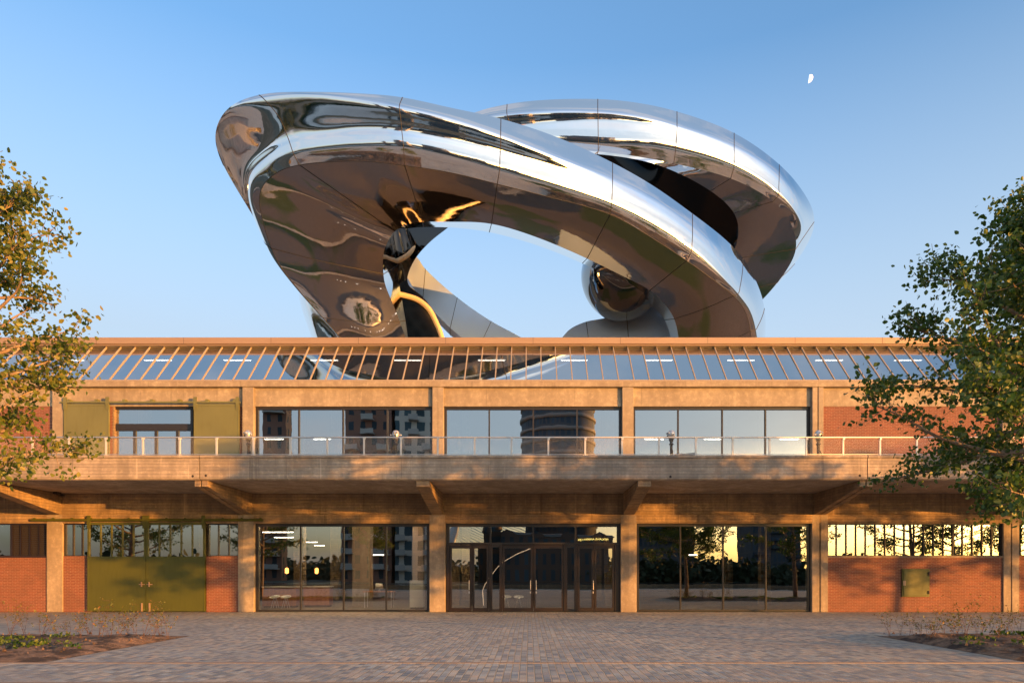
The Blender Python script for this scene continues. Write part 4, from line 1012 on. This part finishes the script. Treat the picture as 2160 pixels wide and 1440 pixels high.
pale = mat('pale_slab', (.55,.50,.43), .8)
balcony_tower('apartment_tower', -38.5, -28.8, -112, 22, 62, fb, pale, 'brown brick apartment tower with pale balconies, seen reflected in the glass', 3)
balcony_tower('apartment_tower', -28, -20, -112, 18, 54, fc, pale, 'pale apartment tower with stacked balconies, seen reflected in the glass', 3)
balcony_tower('apartment_tower', -63.5, -58, -132, 4, 52, fb, pale, 'slim brick tower far left in the reflections', 1)
balcony_tower('apartment_tower', 34, 48, -190, 20, 34, fg, fg, 'dark slab tower rising behind the reflected trees', 2)
balcony_tower('apartment_tower', 86, 104, -230, 20, 40, fg, fg, 'wide dark tower farther along the river', 3)
balcony_tower('apartment_tower', 62, 70, -260, 16, 52, fg, fg, 'slender dark tower farther along the river', 2)
rt = empty('round_tower', (9,-172,0)); tag(rt, 'round banded glass tower, seen reflected in the upper windows', 'building')
MB().lathe([(10.5,0),(10.5,66)], n=40).build('wall', fg, rt, True)
for k in range(19): MB().lathe([(10.5,3.4*k+2),(10.9,3.4*k+2.1),(10.9,3.4*k+3.0),(10.5,3.4*k+3.1)], n=40).build('parapet_band', pale if k % 1 else mat('band'+str(k), (.32,.28,.24), .7), rt, True)
ho = empty('gabled_hotel', (4.2,-100,0)); tag(ho, 'old dark brick quayside office with stepped gables and gilt lettering, seen reflected', 'building')
fh = facade_mat('hotel_facade', (.15,.085,.055), (.03,.05,.06), 1.7, 3.0, .5)
MB().box(-11.5, 11.5, -16, 0, 0, 8.95).build('wall', fh, ho)
MB().prism([(.1,8.95),(-16.4,8.95),(-12,9.6),(-4,9.6)], -11.8, 11.8).build('roof', mat('dark_roof', (.05,.06,.055), .7), ho)
for gx in (-8.5, -2.5, 3.5, 9):
    s = MB(); s.poly([(gx-1.8,.1,8.7),(gx+1.8,.1,8.7),(gx+1.1,.1,9.5),(gx,.1,9.95),(gx-1.1,.1,9.5),(gx-1.8,-1,8.7),(gx+1.8,-1,8.7),(gx+1.1,-1,9.5),(gx,-1,9.95),(gx-1.1,-1,9.5)],
          [(0,1,2,3,4),(9,8,7,6,5),(0,5,6,1),(1,6,7,2),(2,7,8,3),(3,8,9,4),(4,9,5,0)]); s.build('gable', fh, ho)
MB().lathe([(1.6,0),(1.6,9.5),(2,9.8),(1.4,11.5),(.3,13),(0.1,14)], (-11.4,0,0), 16).build('turret', fh, ho, True)
fc_ = bpy.data.curves.new('lettering', 'FONT'); fc_.body = 'HOLLAND AMERIKA LIJN'; fc_.size = .52; fc_.extrude = .04; fc_.align_x = 'CENTER'
fo_ = bpy.data.objects.new('lettering_curve', fc_); C.objects.link(fo_); bpy.context.view_layer.update()
fm_ = bpy.data.meshes.new_from_object(fo_.evaluated_get(bpy.context.evaluated_depsgraph_get())); bpy.data.objects.remove(fo_)
fo = bpy.data.objects.new('lettering', fm_); C.objects.link(fo); fo.parent = ho; fo.location = (7.7,.16,8.35); fo.rotation_euler = (R(90),0,R(180)); fm_.materials.clear(); fm_.materials.append(emis('glowing_gilt_lettering', (1,.75,.2), 1.6))  # gold letters glow by emission, no lamp behind them
# cable-stayed bridge
br = empty('cable_stayed_bridge', (-78,-700,0)); tag(br, 'pale cable-stayed bridge with a leaning pylon, seen reflected in the entrance glass', 'bridge')
MB().tube([(-14,0,0),(-6,0,42),(4,0,78)], [7,5,3], 8).build('pylon', mat('pylon_paint', (.55,.6,.62), .5), br)
MB().box(-220, 350, -12, 12, 9, 12).build('deck', pale, br)
for k in range(16): MB().tube([(3-.5*k,0,76-2.0*k),(190-10*k,0,12)], .38, 5).build('cable', M['steel'], br)
# river wall, low wood on the far bank
tag(MB().box(-60, 60, -46.6, -46, -.3, .45).build('quay_wall', M['conc_low']), 'low stone quay wall closing the plaza, seen reflected', 'wall')
rng = np.random.default_rng(3); fp = []
for k in range(420):
    a = rng.uniform(-260, 330); hgt = rng.uniform(1.2, 3.6)*(1+.25*math.sin(a*.05)); cy = rng.uniform(-112,-94)
    if -60 < a < 17: cy -= 42
    fp.append(np.array([a,cy,hgt*.5])+rng.normal(size=(90,3))*np.array([3.2,2,hgt*.27]))
wd = leaves_mesh('far_bank_woods', np.concatenate(fp), 1.3, M['wood_leaf'], rng, None); tag(wd, kind='stuff')
fp = []
for k in range(500):
    a = rng.uniform(0, 2*math.pi); rr = rng.uniform(260, 420); hgt = rng.uniform(5,10)
    fp.append(np.array([rr*math.cos(a), rr*math.sin(a), hgt*.5])+rng.normal(size=(60,3))*np.array([9,9,hgt*.3]))
wd = leaves_mesh('horizon_woods', np.concatenate(fp), 3.4, M['wood_leaf'], rng, None); tag(wd, kind='stuff')

# ---------------------------------------------------------------- moon
def moon():
    D_ = 6000.0; r = 9.2/F*D_; c = P(1706, 167, D_); v_ = []; nu, nv = 10, 24
    tilt = R(12)
    ring = [(.04+.96*k/nu, -.45*math.sqrt(max(0, 1-(k/nu)**2))) for k in range(nu+1)] + [(.04+.96*k/nu, .2*math.sqrt(max(0, 1-(k/nu)**2))) for k in range(nu-1, -1, -1)]
    n_ = len(ring); tilt = R(-14)
    for i in range(nv+1):
        t = -math.pi/2+math.pi*i/nv; q = max(math.cos(t), 1e-3)
        for fx, fy in ring:
            x_, z_ = r*q*fx, r*math.sin(t)
            v_.append((x_*math.cos(tilt)-z_*math.sin(tilt)*-1*0+z_*math.sin(-tilt)*.55, r*q*fy, z_*math.cos(tilt)+x_*math.sin(tilt)*-1))
    m = mat('glowing_moon_dust', (.9,.9,.88), 1.0); n = noise(m, coords(m), .02, 4)
    col = mixc(m, n, (.62,.66,.7), (.95,.96,.96)); lk(m, col, bsdf(m).inputs['Base Color']); lk(m, col, bsdf(m).inputs['Emission Color']); bsdf(m).inputs['Emission Strength'].default_value = .36  # sunlight on the moon is emitted; only the lit half is shaped
    o = MB().poly(v_, [(i*n_+k, i*n_+(k+1) % n_, (i+1)*n_+(k+1) % n_, (i+1)*n_+k) for i in range(nv) for k in range(n_)]).build('moon', m, None, True, loc=c)
    tag(o, 'small white half moon high in the clear blue sky', 'moon')
moon()
